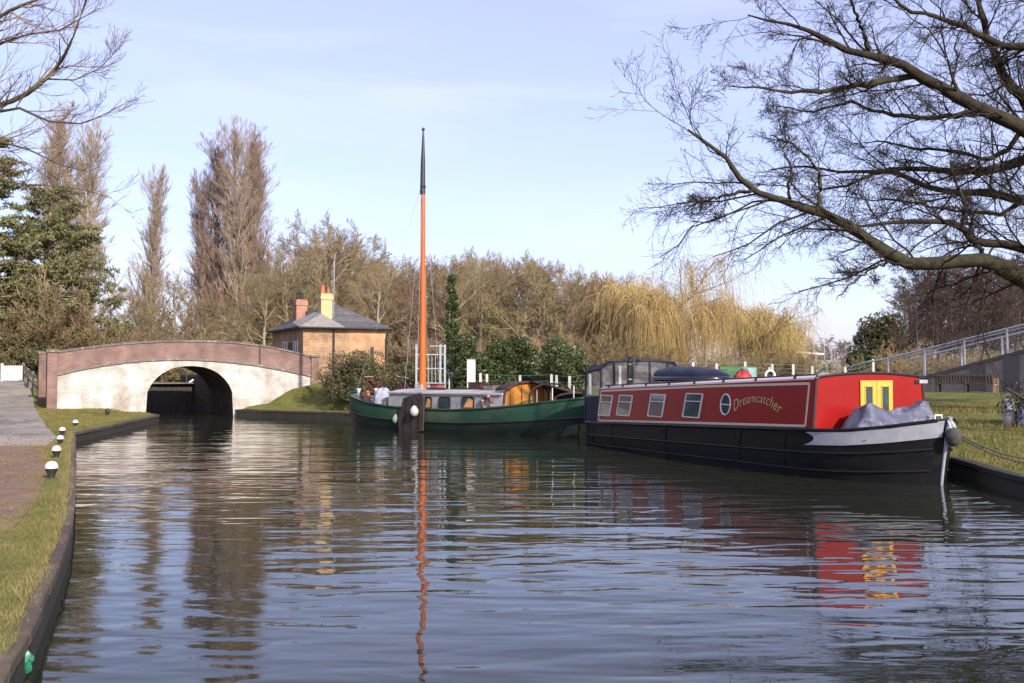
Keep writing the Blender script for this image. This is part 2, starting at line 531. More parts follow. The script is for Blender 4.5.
# ------------------------------------------------------------------ arched canal bridge
def poly_z(pts, x):
    xs = [p[0] for p in pts]; return float(np.interp(x, xs, [p[1] for p in pts]))
def smooth_curve(ctrl):
    xs = np.array([c[0] for c in ctrl]); zs = np.array([c[1] for c in ctrl])
    co = np.polyfit(xs, zs, 4 if len(xs) > 5 else 3)
    return lambda x: float(np.polyval(co, x))
def bridge_hit(px, py):
    p = onplane(px, py, BR_C, BR_A)
    return ((p - BR_C).dot(BR_U), p.z)
top_c = smooth_curve([bridge_hit(*q) for q in ((44, 353), (70, 349), (100, 345), (140, 341), (180, 340), (225, 341), (265, 345), (290, 350), (312, 356))])
str_c = smooth_curve([bridge_hit(*q) for q in ((48, 377), (75, 370), (110, 364), (150, 360), (190, 359), (225, 361), (262, 366), (290, 371), (312, 376))])
S0, S1 = bridge_hit(57, 352)[0], bridge_hit(311, 356)[0]
ARCH_TOP = bridge_hit(190, 366)[1]
def arch_z(s):
    q = min(1.0, abs(s) / SPAN)
    return 0.55 + (ARCH_TOP - .55) * (1 - q ** 2.3) ** (1 / 2.0) if q < 1 else -.6
M_white = brickmat('limewashed_brick', (.66, .62, .56), (.58, .54, .48), (.44, .39, .34), patch=(.30, .235, .175), plo=.46, phi=.70, pscale=.95, bump=.008)
M_par = brickmat('bridge_brick', (.245, .135, .105), (.185, .105, .085), (.25, .195, .165), patch=(.48, .42, .38), plo=.655, phi=.70, pscale=2.1)
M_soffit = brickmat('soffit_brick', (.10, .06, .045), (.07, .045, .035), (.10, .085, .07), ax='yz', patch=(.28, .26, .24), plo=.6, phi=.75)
M_cop = mat('parapet_coping', (.20, .165, .14), (.12, .10, .085), scale=9, rough=.9, bump=.01, c3=(.42, .39, .35), scale3=4, lo3=.6, hi3=.68, rnd=.2)
DEP = 4.6
bridge = thing('canal_bridge', 'whitewashed brick arch canal bridge with brown brick parapet', 'bridge', BR_C, math.atan2(BR_U.y, BR_U.x))
ss = sorted(set(list(np.linspace(S0, -SPAN, 14)) + list(np.linspace(-SPAN, SPAN, 41)) + list(np.linspace(SPAN, S1, 13))))
def face(y):
    mb = MB(); rows = []
    for s in ss:
        lo = arch_z(s) if abs(s) < SPAN - 1e-6 else -.6
        hi = str_c(s)
        rows.append([(s, y, lo + (hi - lo) * k / 4) for k in range(5)])
    mb.grid(rows)
    return mb
face(0.0).build('spandrel_wall', M_white, bridge)
face(DEP).build('spandrel_wall', M_white, bridge)
mb = MB(); arcs = [-SPAN] + [s for s in np.linspace(-SPAN, SPAN, 41)[1:-1]] + [SPAN]
prof = [(-SPAN, -.6)] + [(s, arch_z(s)) for s in arcs[1:-1]] + [(SPAN, -.6)]
mb.grid([[(s, 0.002 + (DEP - .004) * k / 6, z) for k in range(7)] for s, z in prof])
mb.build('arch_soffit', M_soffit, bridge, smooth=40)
# ring of voussoir bricks round the opening, each its own piece, a little proud of the wall
angs = [(s, arch_z(s)) for s in np.linspace(-SPAN * .995, SPAN * .995, 60)]
arc = [0.0]
for a, c in zip(angs[:-1], angs[1:]): arc.append(arc[-1] + math.dist(a, c))
NV = 30
for i in range(NV):
    quad = []
    for e in (i / NV + .002, (i + 1) / NV - .002):
        s = float(np.interp(e * arc[-1], arc, [a[0] for a in angs])); z = float(np.interp(e * arc[-1], arc, [a[1] for a in angs]))
        s2 = float(np.interp(e * arc[-1] + .02, arc, [a[0] for a in angs])); z2 = float(np.interp(e * arc[-1] + .02, arc, [a[1] for a in angs]))
        if (s2, z2) == (s, z): s2, z2 = s + .0, z - .02
        nx, nz_ = -(z2 - z), (s2 - s); q = math.hypot(nx, nz_); nx, nz_ = nx / q, nz_ / q
        quad += [(s, z), (s + nx * .23, z + nz_ * .23)]
    a, bq, c, d = quad
    o = [(a[0], a[1]), (bq[0], bq[1]), (d[0], d[1]), (c[0], c[1])]
    mb = MB(); mb.prism([(x, -.014, z) for x, z in o], [(x, .05, z) for x, z in o]); mb.build('voussoir', M_white, bridge)
# string course, parapets and their coping stones
for y0, y1 in ((-.05, .30), (DEP - .30, DEP + .05)):
    mb = MB(); xs = np.linspace(S0 + .02, S1 - .02, 40)
    mb.grid([[(s, y0 - .035, str_c(s) - .05), (s, y0 - .035, str_c(s) + .03), (s, y1, str_c(s) + .03), (s, y1, str_c(s) - .05)] for s in xs], closed=True)
    mb.f += [(0, 1, 2, 3), tuple(len(mb.v) - 4 + k for k in range(4))]
    mb.build('string_course', M_cop, bridge)
    mb = MB()
    mb.grid([[(s, y0, str_c(s) + .03), (s, y0, top_c(s) - .10), (s, y1, top_c(s) - .10), (s, y1, str_c(s) + .03)] for s in xs], closed=True)
    mb.f += [(0, 1, 2, 3), tuple(len(mb.v) - 4 + k for k in range(4))]
    mb.build('parapet', M_par, bridge)
    nst = 13; r = random.Random(5)
    for i in range(nst):
        a, c = S0 + (S1 - S0) * i / nst + .006, S0 + (S1 - S0) * (i + 1) / nst - .006
        dz = r.uniform(-.008, .008); rows = []
        for s in np.linspace(a, c, 4):
            z = top_c(s) + dz
            rows.append([(s, y0 - .05, z - .10), (s, y0 - .05, z - .035), (s, (y0 + y1) / 2, z), (s, y1 + .05, z - .035), (s, y1 + .05, z - .10)])
        mb = MB(); mb.grid(rows, closed=True); mb.f += [(0, 1, 2, 3, 4), tuple(len(mb.v) - 5 + k for k in range(5))]
        mb.build('coping_stone', M_cop, bridge)
# end pillars; the right one stands by a short splayed wing wall
def pillar(s, y, half, z0, z1):
    mb = MB(); mb.box(s - half, s + half, y - .10, y + .45, z0, z1 - .12); mb.build('pillar', M_par, bridge, bevel=.012)
    mb = MB(); mb.box(s - half - .05, s + half + .05, y - .15, y + .50, z1 - .118, z1); mb.build('pillar_cap', M_cop, bridge, bevel=.02)
pillar(S0 - .18, -.05, .20, -.2, top_c(S0) + .05)
pillar(S0 - .18, DEP - .30, .20, 0, top_c(S0) + .05)
pillar(S1 + .16, -.05, .18, .3, top_c(S1) + .02)
pillar(S1 + .16, DEP - .30, .18, .3, top_c(S1) + .02)
mb = MB(); mb.prism([(S1 + .02, .0, -.3), (S1 + .02, .0, str_c(S1)), (S1 + .9, .55, str_c(S1) - .12), (S1 + .9, .55, .2)], [(S1 + .02, .3, -.3), (S1 + .02, .3, str_c(S1)), (S1 + .9, .85, str_c(S1) - .12), (S1 + .9, .85, .2)])
mb.build('wing_wall', M_white, bridge)
mb = MB(); xs = np.linspace(S0, S1, 24)
mb.grid([[(s, y, str_c(s) + .10) for y in (.30, DEP / 2, DEP - .30)] for s in xs]); mb.build('roadway', M_tarmac, bridge)
mb = MB(); mb.box(-.75 + .55, .75 - .55, -.018, -.002, ARCH_TOP + .235, ARCH_TOP + .29); mb.build('number_plate', mat('plate_black', (.03, .03, .03)), bridge)
mb = MB(); p = [(s, .13, top_c(s)) for s in ()]
mb.bar((3.1, -.085, str_c(3.1) + .05), (3.1, -.085, top_c(3.1) - .04), .05); mb.build('drain_pipe', mat('iron_dark', (.03, .03, .032), rough=.5), bridge)

# ------------------------------------------------------------------ lock gates seen through the arch
M_gate = mat('tarred_timber', (.022, .020, .018), (.04, .036, .03), scale=3, rough=.7, bump=.01, stretch=(6, 6, .6))
M_wpaint = mat('white_paint', (.80, .79, .75), (.68, .66, .60), scale=9, rough=.5)
M_weather = mat('weathered_timber', (.22, .19, .15), (.13, .11, .09), scale=4, rough=.9, stretch=(1, 6, 6))
gate = thing('lock_gate', 'dark timber lock gates with white ended balance beam beyond the arch', 'lock gate', (*bw(0, 9.0), 0), math.atan2(BR_U.y, BR_U.x))
r = random.Random(2)
for i in range(14):
    x = -2.0 + i * .2857
    mb = MB(); mb.box(x + .006, x + .28, r.uniform(0, .02), .14, -.4, 1.42); mb.build('plank', M_gate, gate)
mb = MB(); mb.box(-2.0, 2.0, -.32, .12, 1.425, 1.49); mb.build('walkway', M_weather, gate, bevel=.008)
mb = MB(); mb.box(-.12, .12, -.03, .02, -.4, 1.42); mb.build('mitre_post', M_gate, gate)
mb = MB()
for x in (-1.7, -.6, .5, 1.6): mb.bar((x, -.28, 1.49), (x, -.28, 2.3), .035)
mb.bar((-1.9, -.28, 2.3), (1.9, -.28, 2.3), .04); mb.build('handrail', mat('rail_dark', (.05, .05, .05), rough=.5), gate)
M90 = Matrix.Translation((2.75, -.6, 1.78)) @ Matrix.Rotation(.12, 4, 'Z')
mb = MB(); mb.box(-.2, 1.5, -.17, .17, -.17, .17, M90); be = mb.build('balance_beam', M_gate, gate, bevel=.015)
mb = MB(); mb.box(-.62, -.205, -.175, .175, -.175, .175, M90); mb.build('beam_end', M_wpaint, gate, bevel=.015)
mb = MB(); mb.bar((1.75, -.25, 1.49), (1.95, -.35, 1.65), .09); mb.bar((2.35, -.6, 1.95), (2.35, -.6, 2.2), .06); mb.build('paddle_gear', M_wpaint, gate)
# brick lock walls behind the gate
for sx in (-1, 1):
    lw = thing('lock_wall', ('left' if sx < 0 else 'right') + ' hand dark brick wall of the lock chamber seen under the arch', 'wall', (*bw(sx * 2.5, 8.5), 0), math.atan2(BR_U.y, BR_U.x))
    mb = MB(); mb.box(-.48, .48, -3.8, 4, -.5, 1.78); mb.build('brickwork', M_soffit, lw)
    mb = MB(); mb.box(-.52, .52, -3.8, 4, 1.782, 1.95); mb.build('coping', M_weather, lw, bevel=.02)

# ------------------------------------------------------------------ lock keeper's cottage
CU = Vector((.89, .456, 0)).normalized()
CK = at(303, 360, 52.0)
CG = 1.75
cot = thing('lock_cottage', 'orange brick lock cottage with hipped slate roof and two chimneys', 'house', (CK.x, CK.y, CG), math.atan2(CU.y, CU.x))
CL, CM, CE = 4.5, 6.6, at(303, 328, 52.0).z - CG
M_cbrick = brickmat('cottage_brick', (.40, .22, .11), (.27, .14, .075), (.46, .36, .25), ax='xy', patch=(.46, .32, .19), plo=.54, phi=.7, pscale=2.2)
M_cplain = brickmat('cottage_plain_brick', (.50, .27, .14), (.45, .235, .12), (.5, .33, .20), ax='xy')
M_slate = mat('roof_slate', (.125, .115, .112), (.08, .075, .073), scale=3.5, rough=.6, bump=.01, stretch=(1, 1, 3), c3=(.20, .19, .17), scale3=2, rnd=.25)
M_dark = mat('dark_gap', (.02, .02, .022), rough=.6)
M_glass = mat('window_glass', (.03, .035, .04), rough=.06, spec=.8)
mb = MB(); mb.box(0, CL, 0, CM, -.5, CE); mb.build('wall', M_cbrick, cot)
mb = MB(); mb.box(CL * .55, CL + .012, -.03, .6, -.5, CE - .01); mb.build('wall', M_cplain, cot)
# hipped roof built of overlapping slate courses
ov = .28; RZ = 1.42; rx0, rx1 = CL * .5, CL * .5; ry0, ry1 = 2.1, CM - 2.1
mb = MB(); mb.box(-ov + .03, CL + ov - .03, -ov + .03, CM + ov - .03, CE - .02, CE + .05); mb.build('eaves_board', mat('eaves_paint', (.05, .05, .055), rough=.6), cot)
corners = [(-ov, -ov), (CL + ov, -ov), (CL + ov, CM + ov), (-ov, CM + ov)]
ridge = [(CL * .5, ry0), (CL * .5, ry0), (CL * .5, ry1), (CL * .5, ry1)]
NC = 11
for c in range(NC):
    t0, t1 = c / NC, (c + 1.12) / NC
    t1 = min(1.0, t1)
    lo = [Vector((corners[k][0] + (ridge[k][0] - corners[k][0]) * t0, corners[k][1] + (ridge[k][1] - corners[k][1]) * t0, CE + .055 + RZ * t0 + .022)) for k in range(4)]
    hi = [Vector((corners[k][0] + (ridge[k][0] - corners[k][0]) * t1, corners[k][1] + (ridge[k][1] - corners[k][1]) * t1, CE + .055 + RZ * t1 + .004)) for k in range(4)]
    mb = MB()
    for k in range(4):
        k2 = (k + 1) % 4
        mb.add([lo[k], lo[k2], hi[k2], hi[k], lo[k] - Vector((0, 0, .025)), lo[k2] - Vector((0, 0, .025))], [(0, 1, 2, 3), (4, 5, 1, 0)])
    mb.build('slate_course', M_slate, cot)
mb = MB(); mb.tube([(CL * .5, ry0 - .1, CE + .06 + RZ), (CL * .5, ry1 + .1, CE + .06 + RZ)], .09, 8); mb.build('ridge_tile', mat('lead_grey', (.16, .15, .15), rough=.6), cot)
# small slate hood in front of the chimney
hx0, hx1, hz = -.32, 2.2, CE + .05
mb = MB(); mb.add([(hx0, -.36, hz), (hx1, -.36, hz), ((hx0 + hx1) / 2, 1.1, hz + .88), ((hx0 + hx1) / 2, -.1, hz + .72), (hx0, 1.0, hz + .3), (hx1, 1.0, hz + .3)], [(0, 1, 3), (0, 3, 2, 4), (1, 5, 2, 3), (0, 4, 5, 1)])
mb.build('roof_hood', mat('pale_slate', (.24, .22, .20), (.16, .15, .14), scale=4, rough=.7), cot)
M_rend = mat('chimney_render', (.60, .44, .23), (.52, .37, .19), scale=5, rough=.9, bump=.006)
M_pot = mat('terracotta', (.52, .17, .08), (.44, .14, .07), scale=6, rough=.8)
def chim(px0, px1, pyt, pyb, Y, m, pots, rz=0):
    a, c = at(px0, pyt, Y), at(px1, pyt, Y); zb = at(px0, pyb, Y).z
    mid = cot_inv @ ((a + c) / 2); w = (c - a).length / 1.18; zt = a.z - CG; zb -= CG
    mb = MB(); mb.box(mid.x - w / 2, mid.x + w / 2, mid.y - w / 2, mid.y + w / 2, zb - .6, zt - .32); ch = mb.build('chimney', m, cot, bevel=.01)
    mb = MB(); mb.box(mid.x - w / 2 - .04, mid.x + w / 2 + .04, mid.y - w / 2 - .04, mid.y + w / 2 + .04, zt - .318, zt - .12)
    mb.box(mid.x - w / 2 - .01, mid.x + w / 2 + .01, mid.y - w / 2 - .01, mid.y + w / 2 + .01, zt - .118, zt); mb.build('chimney_cap', m, ch, bevel=.01)
    for dx, h, r_, pm in pots:
        mb = MB(); mb.lathe([(r_ * 1.15, 0), (r_, .06), (r_ * .85, h - .05), (r_, h - .04), (r_, h), (r_ * .6, h)], (mid.x + dx, mid.y, zt), 12); mb.build('chimney_pot', pm, ch, smooth=40)
cot_m = Matrix.Translation((CK.x, CK.y, 0)) @ Matrix.Rotation(math.atan2(CU.y, CU.x), 4, 'Z'); cot_inv = cot_m.inverted()
chim(318.5, 332, 294, 324, 53.4, M_rend, ((-.14, .46, .11, M_pot), (.16, .36, .11, mat('old_pot', (.30, .12, .07), rough=.9))))
chim(294, 307, 300, 318, 55.5, brickmat('chimney_brick', (.42, .19, .12), (.36, .15, .10), (.4, .3, .22), ax='xy'), ((.1, .38, .09, M_dark),))
pole = cot_inv @ at(333.5, 300, 53.5)
mb = MB(); mb.tube([(pole.x, pole.y, CE + .3), (pole.x + .04, pole.y, at(335, 261, 53.5).z - CG)], .022, 6)
za = at(335, 268, 53.5).z - CG
mb.bar((pole.x - .05, pole.y - .4, za), (pole.x + .05, pole.y + .5, za), .02)
mb.build('aerial_pole', mat('galvanised', (.55, .56, .58), rough=.4, metal=.6), cot)
mb = MB(); mb.tube([(1.62, -.07, -.2), (1.62, -.07, CE - .05)], .05, 8); mb.tube([(CL + .1, -.1, CE - .1), (CL + .02, -.06, CE - .6), (CL + .02, -.06, -.2)], .045, 8); mb.build('downpipe', M_dark, cot)
mb = MB(); mb.tube([(-ov - .03, -ov - .06, CE + .02), (CL + ov + .03, -ov - .06, CE + .02)], .055, 8); mb.build('gutter', M_dark, cot)
def window(x0, x1, z0, z1, left=False):
    R = (lambda x, y, z: (y, x, z)) if left else (lambda x, y, z: (x, y, z))
    mb = MB(); mb.add([R(x0, -.012, z0), R(x1, -.012, z0), R(x1, -.012, z1), R(x0, -.012, z1)], [(0, 1, 2, 3)]); w = mb.build('window', M_glass, cot)
    mb = MB()
    for a, b_ in (((x0, z0), (x1, z0)), ((x1, z0), (x1, z1)), ((x1, z1), (x0, z1)), ((x0, z1), (x0, z0)), (((x0 + x1) / 2, z0), ((x0 + x1) / 2, z1))):
        mb.bar(R(a[0], -.03, a[1]), R(b_[0], -.03, b_[1]), .05)
    mb.build('frame', M_wpaint, w)
window(1.0, 1.8, .9, 1.9, True); window(3.2, 4.1, .9, 1.95, True); mb = MB(); mb.box(3.64, 3.84, -.045, -.032, .75, 1.65); mb.build('air_brick_slot', M_dark, cot)
mb = MB(); mb.box(-.04, -.012, 2.1, 2.9, -.2, 1.9); mb.build('door', mat('door_green', (.03, .05, .04), rough=.5), cot)
# ------------------------------------------------------------------ red wide canal boat
RB_F = Vector((.3675, -.93, 0)).normalized()
RM = Matrix.Translation((7.0, 19.6, 0)) @ Matrix.Rotation(math.atan2(RB_F.y, RB_F.x), 4, 'Z')
RI = RM.inverted()
RB_L = Vector((-RB_F.y, RB_F.x, 0))
CW = 1.40                                           # half width of the cabin at its foot
def rside(px, py, y=-CW):
    p = RI @ onplane(px, py, RM @ Vector((0, y, 0)), RB_L); return p.x, p.z
def rfront(px, py, x=0.0):
    p = RI @ onplane(px, py, RM @ Vector((x, 0, 0)), RB_F); return p.y, p.z
red = thing('canal_boat', 'red and black wide canal boat with yellow front doors moored at right bank', 'boat', RM.translation, math.atan2(RB_F.y, RB_F.x))
M_red = mat('red_gloss_paint', (.29, .010, .008), (.25, .009, .007), scale=2, rough=.28, spec=.35)
M_black = mat('hull_blacking', (.006, .006, .007), (.012, .011, .011), scale=2.5, rough=.4, spec=.22, c3=(.022, .019, .016), scale3=6, lo3=.55, hi3=.75, stretch=(.5, 1, 2))
M_blackg = mat('black_gloss', (.012, .012, .015), rough=.25, coat=.3)
M_cream = mat('cream_line', (.62, .50, .34), rough=.45)
M_flash = mat('pale_bow_paint', (.38, .38, .41), (.29, .29, .32), scale=5, rough=.4)
M_roof = mat('boat_roof_paint', (.58, .48, .46), (.50, .41, .40), scale=4, rough=.45)
M_yellow = mat('yellow_door_paint', (.75, .40, .06), (.70, .36, .05), scale=6, rough=.4)
M_wframe = mat('window_frame_metal', (.72, .70, .66), rough=.4)
M_bglass = mat('boat_glass', (.05, .07, .07), rough=.05, spec=.9)
ST, X0 = 2.0, -10.2
ZG = [(-10.4, .58), (-9, .63), (0, .915), (.8, .95), (1.4, 1.04), (1.8, 1.13), (2.1, 1.20)]
def zg(x): return poly_z(ZG, x)
def hull_pt(u, w, off=0.0):
    """u along the boat 0 stern .. 1 stem, w 0 keel .. 1 gunwale; visible side (-y)"""
    z0 = -.35
    stem = 1.76 + .24 * max(0.0, w) ** 1.5
    x = X0 + (stem - X0) * u
    z = z0 + (zg(X0 + (ST - X0) * u) - z0) * w
    bl = 2.6                                         # length of the bow entry
    q = max(0.0, (x - (stem - bl)) / bl)
    hb = 1.50 * (1 - q ** 2.15) ** .9 if q < 1 else 0
    hb = hb * (.90 + .10 * min(1, w / .6)) + .055 * (q > 0) * q
    qa = max(0.0, (X0 + .7 - x) / .7)
    hb *= math.sqrt(max(0.0, 1 - .35 * qa * qa))
    return x, -(hb + off), z
us = list(np.linspace(0, .72, 16)) + list(np.linspace(.73, 1, 44))
ws = [0, .2, .285, .42, .44, .60, .615, .80, .83, 1.0]
offs = {.44: .02, .615: .03, .83: .03}
mb = MB()
mb.grid([[hull_pt(u, w) for w in ws] for u in us])
mb.grid([[(lambda p: (p[0], -p[1], p[2]))(hull_pt(u, w)) for w in ws] for u in us])
a = [hull_pt(0, w) for w in ws]; mb.grid([a, [(p[0], -p[1], p[2]) for p in a]])
a = [hull_pt(1, w) for w in ws]; mb.grid([a, [(p[0], -p[1], p[2]) for p in a]])
mb.build('hull', M_black, red, smooth=30)
mb = MB(); a = [hull_pt(u, 1.0) for u in us]
mb.grid([[(p[0], p[1], p[2] - .012), (p[0], -p[1], p[2] - .012)] for p in a if p[0] < -.02]); mb.build('side_deck', M_blackg, red)
mb = MB(); mb.grid([[(p[0], p[1] * .93, p[2] - .30 if p[0] < 1.1 else p[2] - .012), (p[0], -p[1] * .93, p[2] - .30 if p[0] < 1.1 else p[2] - .012)] for p in a if p[0] > 0]); mb.build('well_deck', M_blackg, red)
for w, r_ in ((1.0, .035), (.66, .028), (.40, .022)):
    for sg in (1, -1):
        mb = MB(); mb.tube([(lambda p: (p[0], p[1] * sg, p[2]))(hull_pt(u, w, .012)) for u in us[:-1]], r_, 6); mb.build('rubbing_strake', M_black, red, smooth=60)
# vertical hull seams and fender irons
for px in (613, 668, 745, 792):
    x = rside(px, 440, -1.5)[0]; u = (x - X0) / (2.2 - X0)
    mb = MB(); mb.tube([hull_pt(u, w, .006) for w in (.3, .5, .7, .95)], .016, 5); mb.build('hull_seam', M_black, red)
# pale bow panels with the rounded rear end
for sg in (1, -1):
    rows = []
    for k in range(15):
        row = []
        for j in range(7):
            w = .775 + .195 * j / 6
            us0 = .832 + .018 * (1 - ((j - 3) / 3) ** 2)
            u = us0 + (1 - us0) * (1 - (1 - k / 14) ** 2)
            p = hull_pt(u, w + .02 * k / 14, .032); row.append((p[0], p[1] * sg, p[2]))
        rows.append(row)
    mb = MB(); mb.grid(rows); mb.build('bow_panel', M_flash, red, smooth=40)
mb = MB(); mb.tube([(hull_pt(1, w)[0] + .02, 0, hull_pt(1, w)[2]) for w in (.12, .3, .5, .7, .9, 1.03)], [.030, .030, .030, .034, .050, .042], 8); mb.build('stem_post', M_flash, red, smooth=60)
# foredeck
mb = MB(); a = [hull_pt(u, 1.0) for u in us if hull_pt(u, 1)[0] > 1.08]
mb.grid([[(p[0], p[1] * .98, p[2] - .005), (p[0], 0, p[2] + .05), (p[0], -p[1] * .98, p[2] - .005)] for p in a]); mb.build('foredeck', M_blackg, red)
mb = MB(); mb.lathe([(.05, 0), (.045, .10), (.07, .11), (.07, .13)], (1.55, 0, 1.10), 10); mb.build('bow_stud', M_flash, red)
mb = MB(); mb.tube([(1.75, -.08, 1.14), (1.75, -.08, 1.24), (1.75, .08, 1.24), (1.75, .08, 1.14)], .02, 6); mb.build('mooring_cleat', M_wframe, red)
# rope fender on the bow
M_rope = mat('rope_fender', (.035, .033, .033), (.09, .085, .08), scale=40, rough=.95, bump=.02, bscale=45)
mb = MB(); mb.lathe([(.03, -.17), (.09, -.14), (.125, -.08), (.13, 0), (.125, .08), (.09, .13), (.03, .16)], (2.10, 0, .88), 14); f = mb.build('bow_fender', M_rope, red, smooth=60)
for k in range(6):
    a0 = k * math.pi / 3
    mb = MB(); mb.tube([(2.10 + .135 * math.sin(math.pi * t) * math.cos(a0 + t * 3), .135 * math.sin(math.pi * t) * math.sin(a0 + t * 3), .88 - .16 + .32 * t) for t in np.linspace(.05, .95, 12)], .018, 5); mb.build('rope_strand', M_rope, f)
mb = MB(); mb.tube([(2.1, .05, 1.03), (1.98, .03, 1.2)], .012, 5); mb.tube([(2.1, -.05, 1.03), (1.98, -.03, 1.2)], .012, 5); mb.build('fender_chain', M_wframe, red)
# cabin
TUM = .09
XA = rside(597, 400)[0]
def roofz(x, y):
    e = poly_z([(XA - .1, rside(599, 388)[1]), (0, rside(815, 377.5)[1]), (.3, rside(815, 377.5)[1] + .01)], x)
    return e + .085 * (1 - (y / 1.3) ** 2)
def cab_y(z, x):
    q = (z - zg(x)) / 1.0; return -(CW - TUM * q)
xs = np.linspace(XA, 0, 12)
mb = MB()
rows = []
for x in xs:
    za, zb = zg(x) - .012, roofz(x, 1.31) - .03
    row = [(x, -CW, za), (x, -CW + TUM, zb)] + [(x, y, roofz(x, y)) for y in np.linspace(-1.24, 1.24, 9)] + [(x, CW - TUM, zb), (x, CW, za)]
    rows.append(row)
n_ = len(rows[0])
mb.grid([r_[:2] for r_ in rows]); mb.grid([r_[-2:] for r_ in rows]); mb.f += []
mb.build('cabin_side', M_red, red)
mb = MB(); mb.grid([r_[1:-1] for r_ in rows]); mb.build('roof', M_roof, red, smooth=50)
for xx, nm in ((XA, 'rear_bulkhead'), (0, 'front_bulkhead')):
    r_ = rows[0] if xx == XA else rows[-1]
    mb = MB(); mb.prism([(p[0], p[1] * .999, p[2] - .003) for p in r_], [(p[0] + (.03 if xx == 0 else -.03), p[1] * .999, p[2] - .003) for p in r_]); mb.build(nm, M_red, red)
# dark roof edge trim, hand rails with little feet
M_trim = mat('dark_trim', (.03, .018, .018), rough=.4)
mb = MB(); mb.tube([(.035, p[1], p[2] + .004) for p in rows[-1][1:-1]], .028, 6); mb.build('roof_edge', M_trim, red)
for sg in (-1, 1):
    mb = MB(); mb.tube([(x, sg * 1.255, roofz(x, 1.25) + .05) for x in np.linspace(XA + .2, -.05, 12)], .018, 6); hr = mb.build('handrail', M_trim, red)
    for px in (604, 618, 641, 664, 689, 718, 750, 789, 811):
        x = rside(px, 385)[0]
        mb = MB(); mb.lathe([(.045, -.03), (.03, 0), (.022, .05)], (x, sg * 1.255, roofz(x, 1.25)), 8); mb.build('rail_foot', M_trim, hr)
for sg in (-1, 1):
    mb = MB(); mb.bar((.036, sg * (CW - .02), zg(0) + .02), (.036, sg * (CW - TUM - .02), roofz(0, 1.3) - .03), .05, .02); mb.build('corner_trim', M_trim, red)
# cream coach lines on the side
def side_strip(name, pa, pb, wd, m, parent=red, proud=.004):
    (xa, za), (xb, zb) = pa, pb
    n = max(2, int(abs(xb - xa) / .6) + 1)
    lo, hi = [], []
    vert = abs(xb - xa) < .3
    mb = MB(); rows_ = []
    for t in np.linspace(0, 1, n):
        x, z = xa + (xb - xa) * t, za + (zb - za) * t
        dx, dz = (wd / 2, 0) if vert else (0, wd / 2)
        p = [(x - dx, z - dz), (x + dx, z + dz)]
        rows_.append([(q[0], cab_y(q[1], q[0]) - proud, q[1]) for q in p] + [(q[0], cab_y(q[1], q[0]) + .002, q[1]) for q in reversed(p)])
    mb.grid(rows_, closed=True); mb.f += [(0, 1, 2, 3), tuple(len(mb.v) - 4 + k for k in range(4))]
    return mb.build(name, m, parent)
LT = [rside(598.5, 391), rside(700, 386.5), rside(806, 383.5)]
LB = [rside(598.5, 420.5), rside(700, 423), rside(805, 426)]
for a, c in ((0, 1), (1, 2)):
    side_strip('coach_line', LT[a], LT[c], .05, M_cream); side_strip('coach_line', LB[a], LB[c], .05, M_cream)
side_strip('coach_line', LB[2], LT[2], .05, M_cream); side_strip('coach_line', LB[0], LT[0], .05, M_cream)
b0, b1 = rside(598, 424.5), rside(812, 430.5)
side_strip('cabin_foot', (b0[0], zg(b0[0]) + .02), (b1[0], zg(b1[0]) + .02), .06, M_trim)
# windows with metal frames and panes
for cx, cy, wp, hp in ((604.5, 405.5, 11, 20), (623.5, 405.5, 12.5, 20), (655.5, 405.5, 14, 22), (691.5, 405.5, 16, 23.5)):
    xa, za = rside(cx - wp / 2, cy + hp / 2); xb, zb = rside(cx + wp / 2, cy - hp / 2)
    za = rside(cx, cy + hp / 2)[1]; zb = rside(cx, cy - hp / 2)[1]
    def wy(x, z, d): return (x, cab_y(z, x) - d, z)
    mb = MB(); rr = .03
    sl = .05; o = [(xa - sl, za), (xb - sl, za), (xb + sl, zb), (xa + sl, zb)]
    mb.add([wy(x, z, .008) for x, z in o], [(0, 1, 2, 3)]); w = mb.build('window', M_bglass, red)
    mb = MB()
    for k in range(4):
        q, q2 = o[k], o[(k + 1) % 4]; mb.bar(wy(*q, .012), wy(*q2, .012), .032, .025)
    mb.build('window_frame', M_wframe, w)
    mb = MB(); mb.bar(wy(xa, za + (zb - za) * .68, .014), wy(xb, za + (zb - za) * .68, .014), .022, .02); mb.build('glazing_bar', M_wframe, w)
xc, zc = rside(724.2, 404.5); rv = (rside(724, 394.5)[1] - rside(724, 415)[1]) / 2
mb = MB(); g = [(xc + .85 * rv * math.cos(t), zc + rv * math.sin(t)) for t in np.linspace(0, 2 * math.pi, 25)[:-1]]
mb.add([(x, cab_y(z, x) - .008, z) for x, z in g], [tuple(range(24))]); ph = mb.build('porthole', M_bglass, red)
mb = MB(); mb.tube([(x, cab_y(z, x) - .012, z) for x, z in g + g[:1]], .017, 6, cap=False); mb.build('porthole_rim', M_wframe, ph)
mb = MB(); mb.bar((xc - .85 * rv, cab_y(zc, xc) - .012, zc), (xc + .85 * rv, cab_y(zc, xc) - .012, zc), .024); mb.build('glazing_bar', M_wframe, ph)
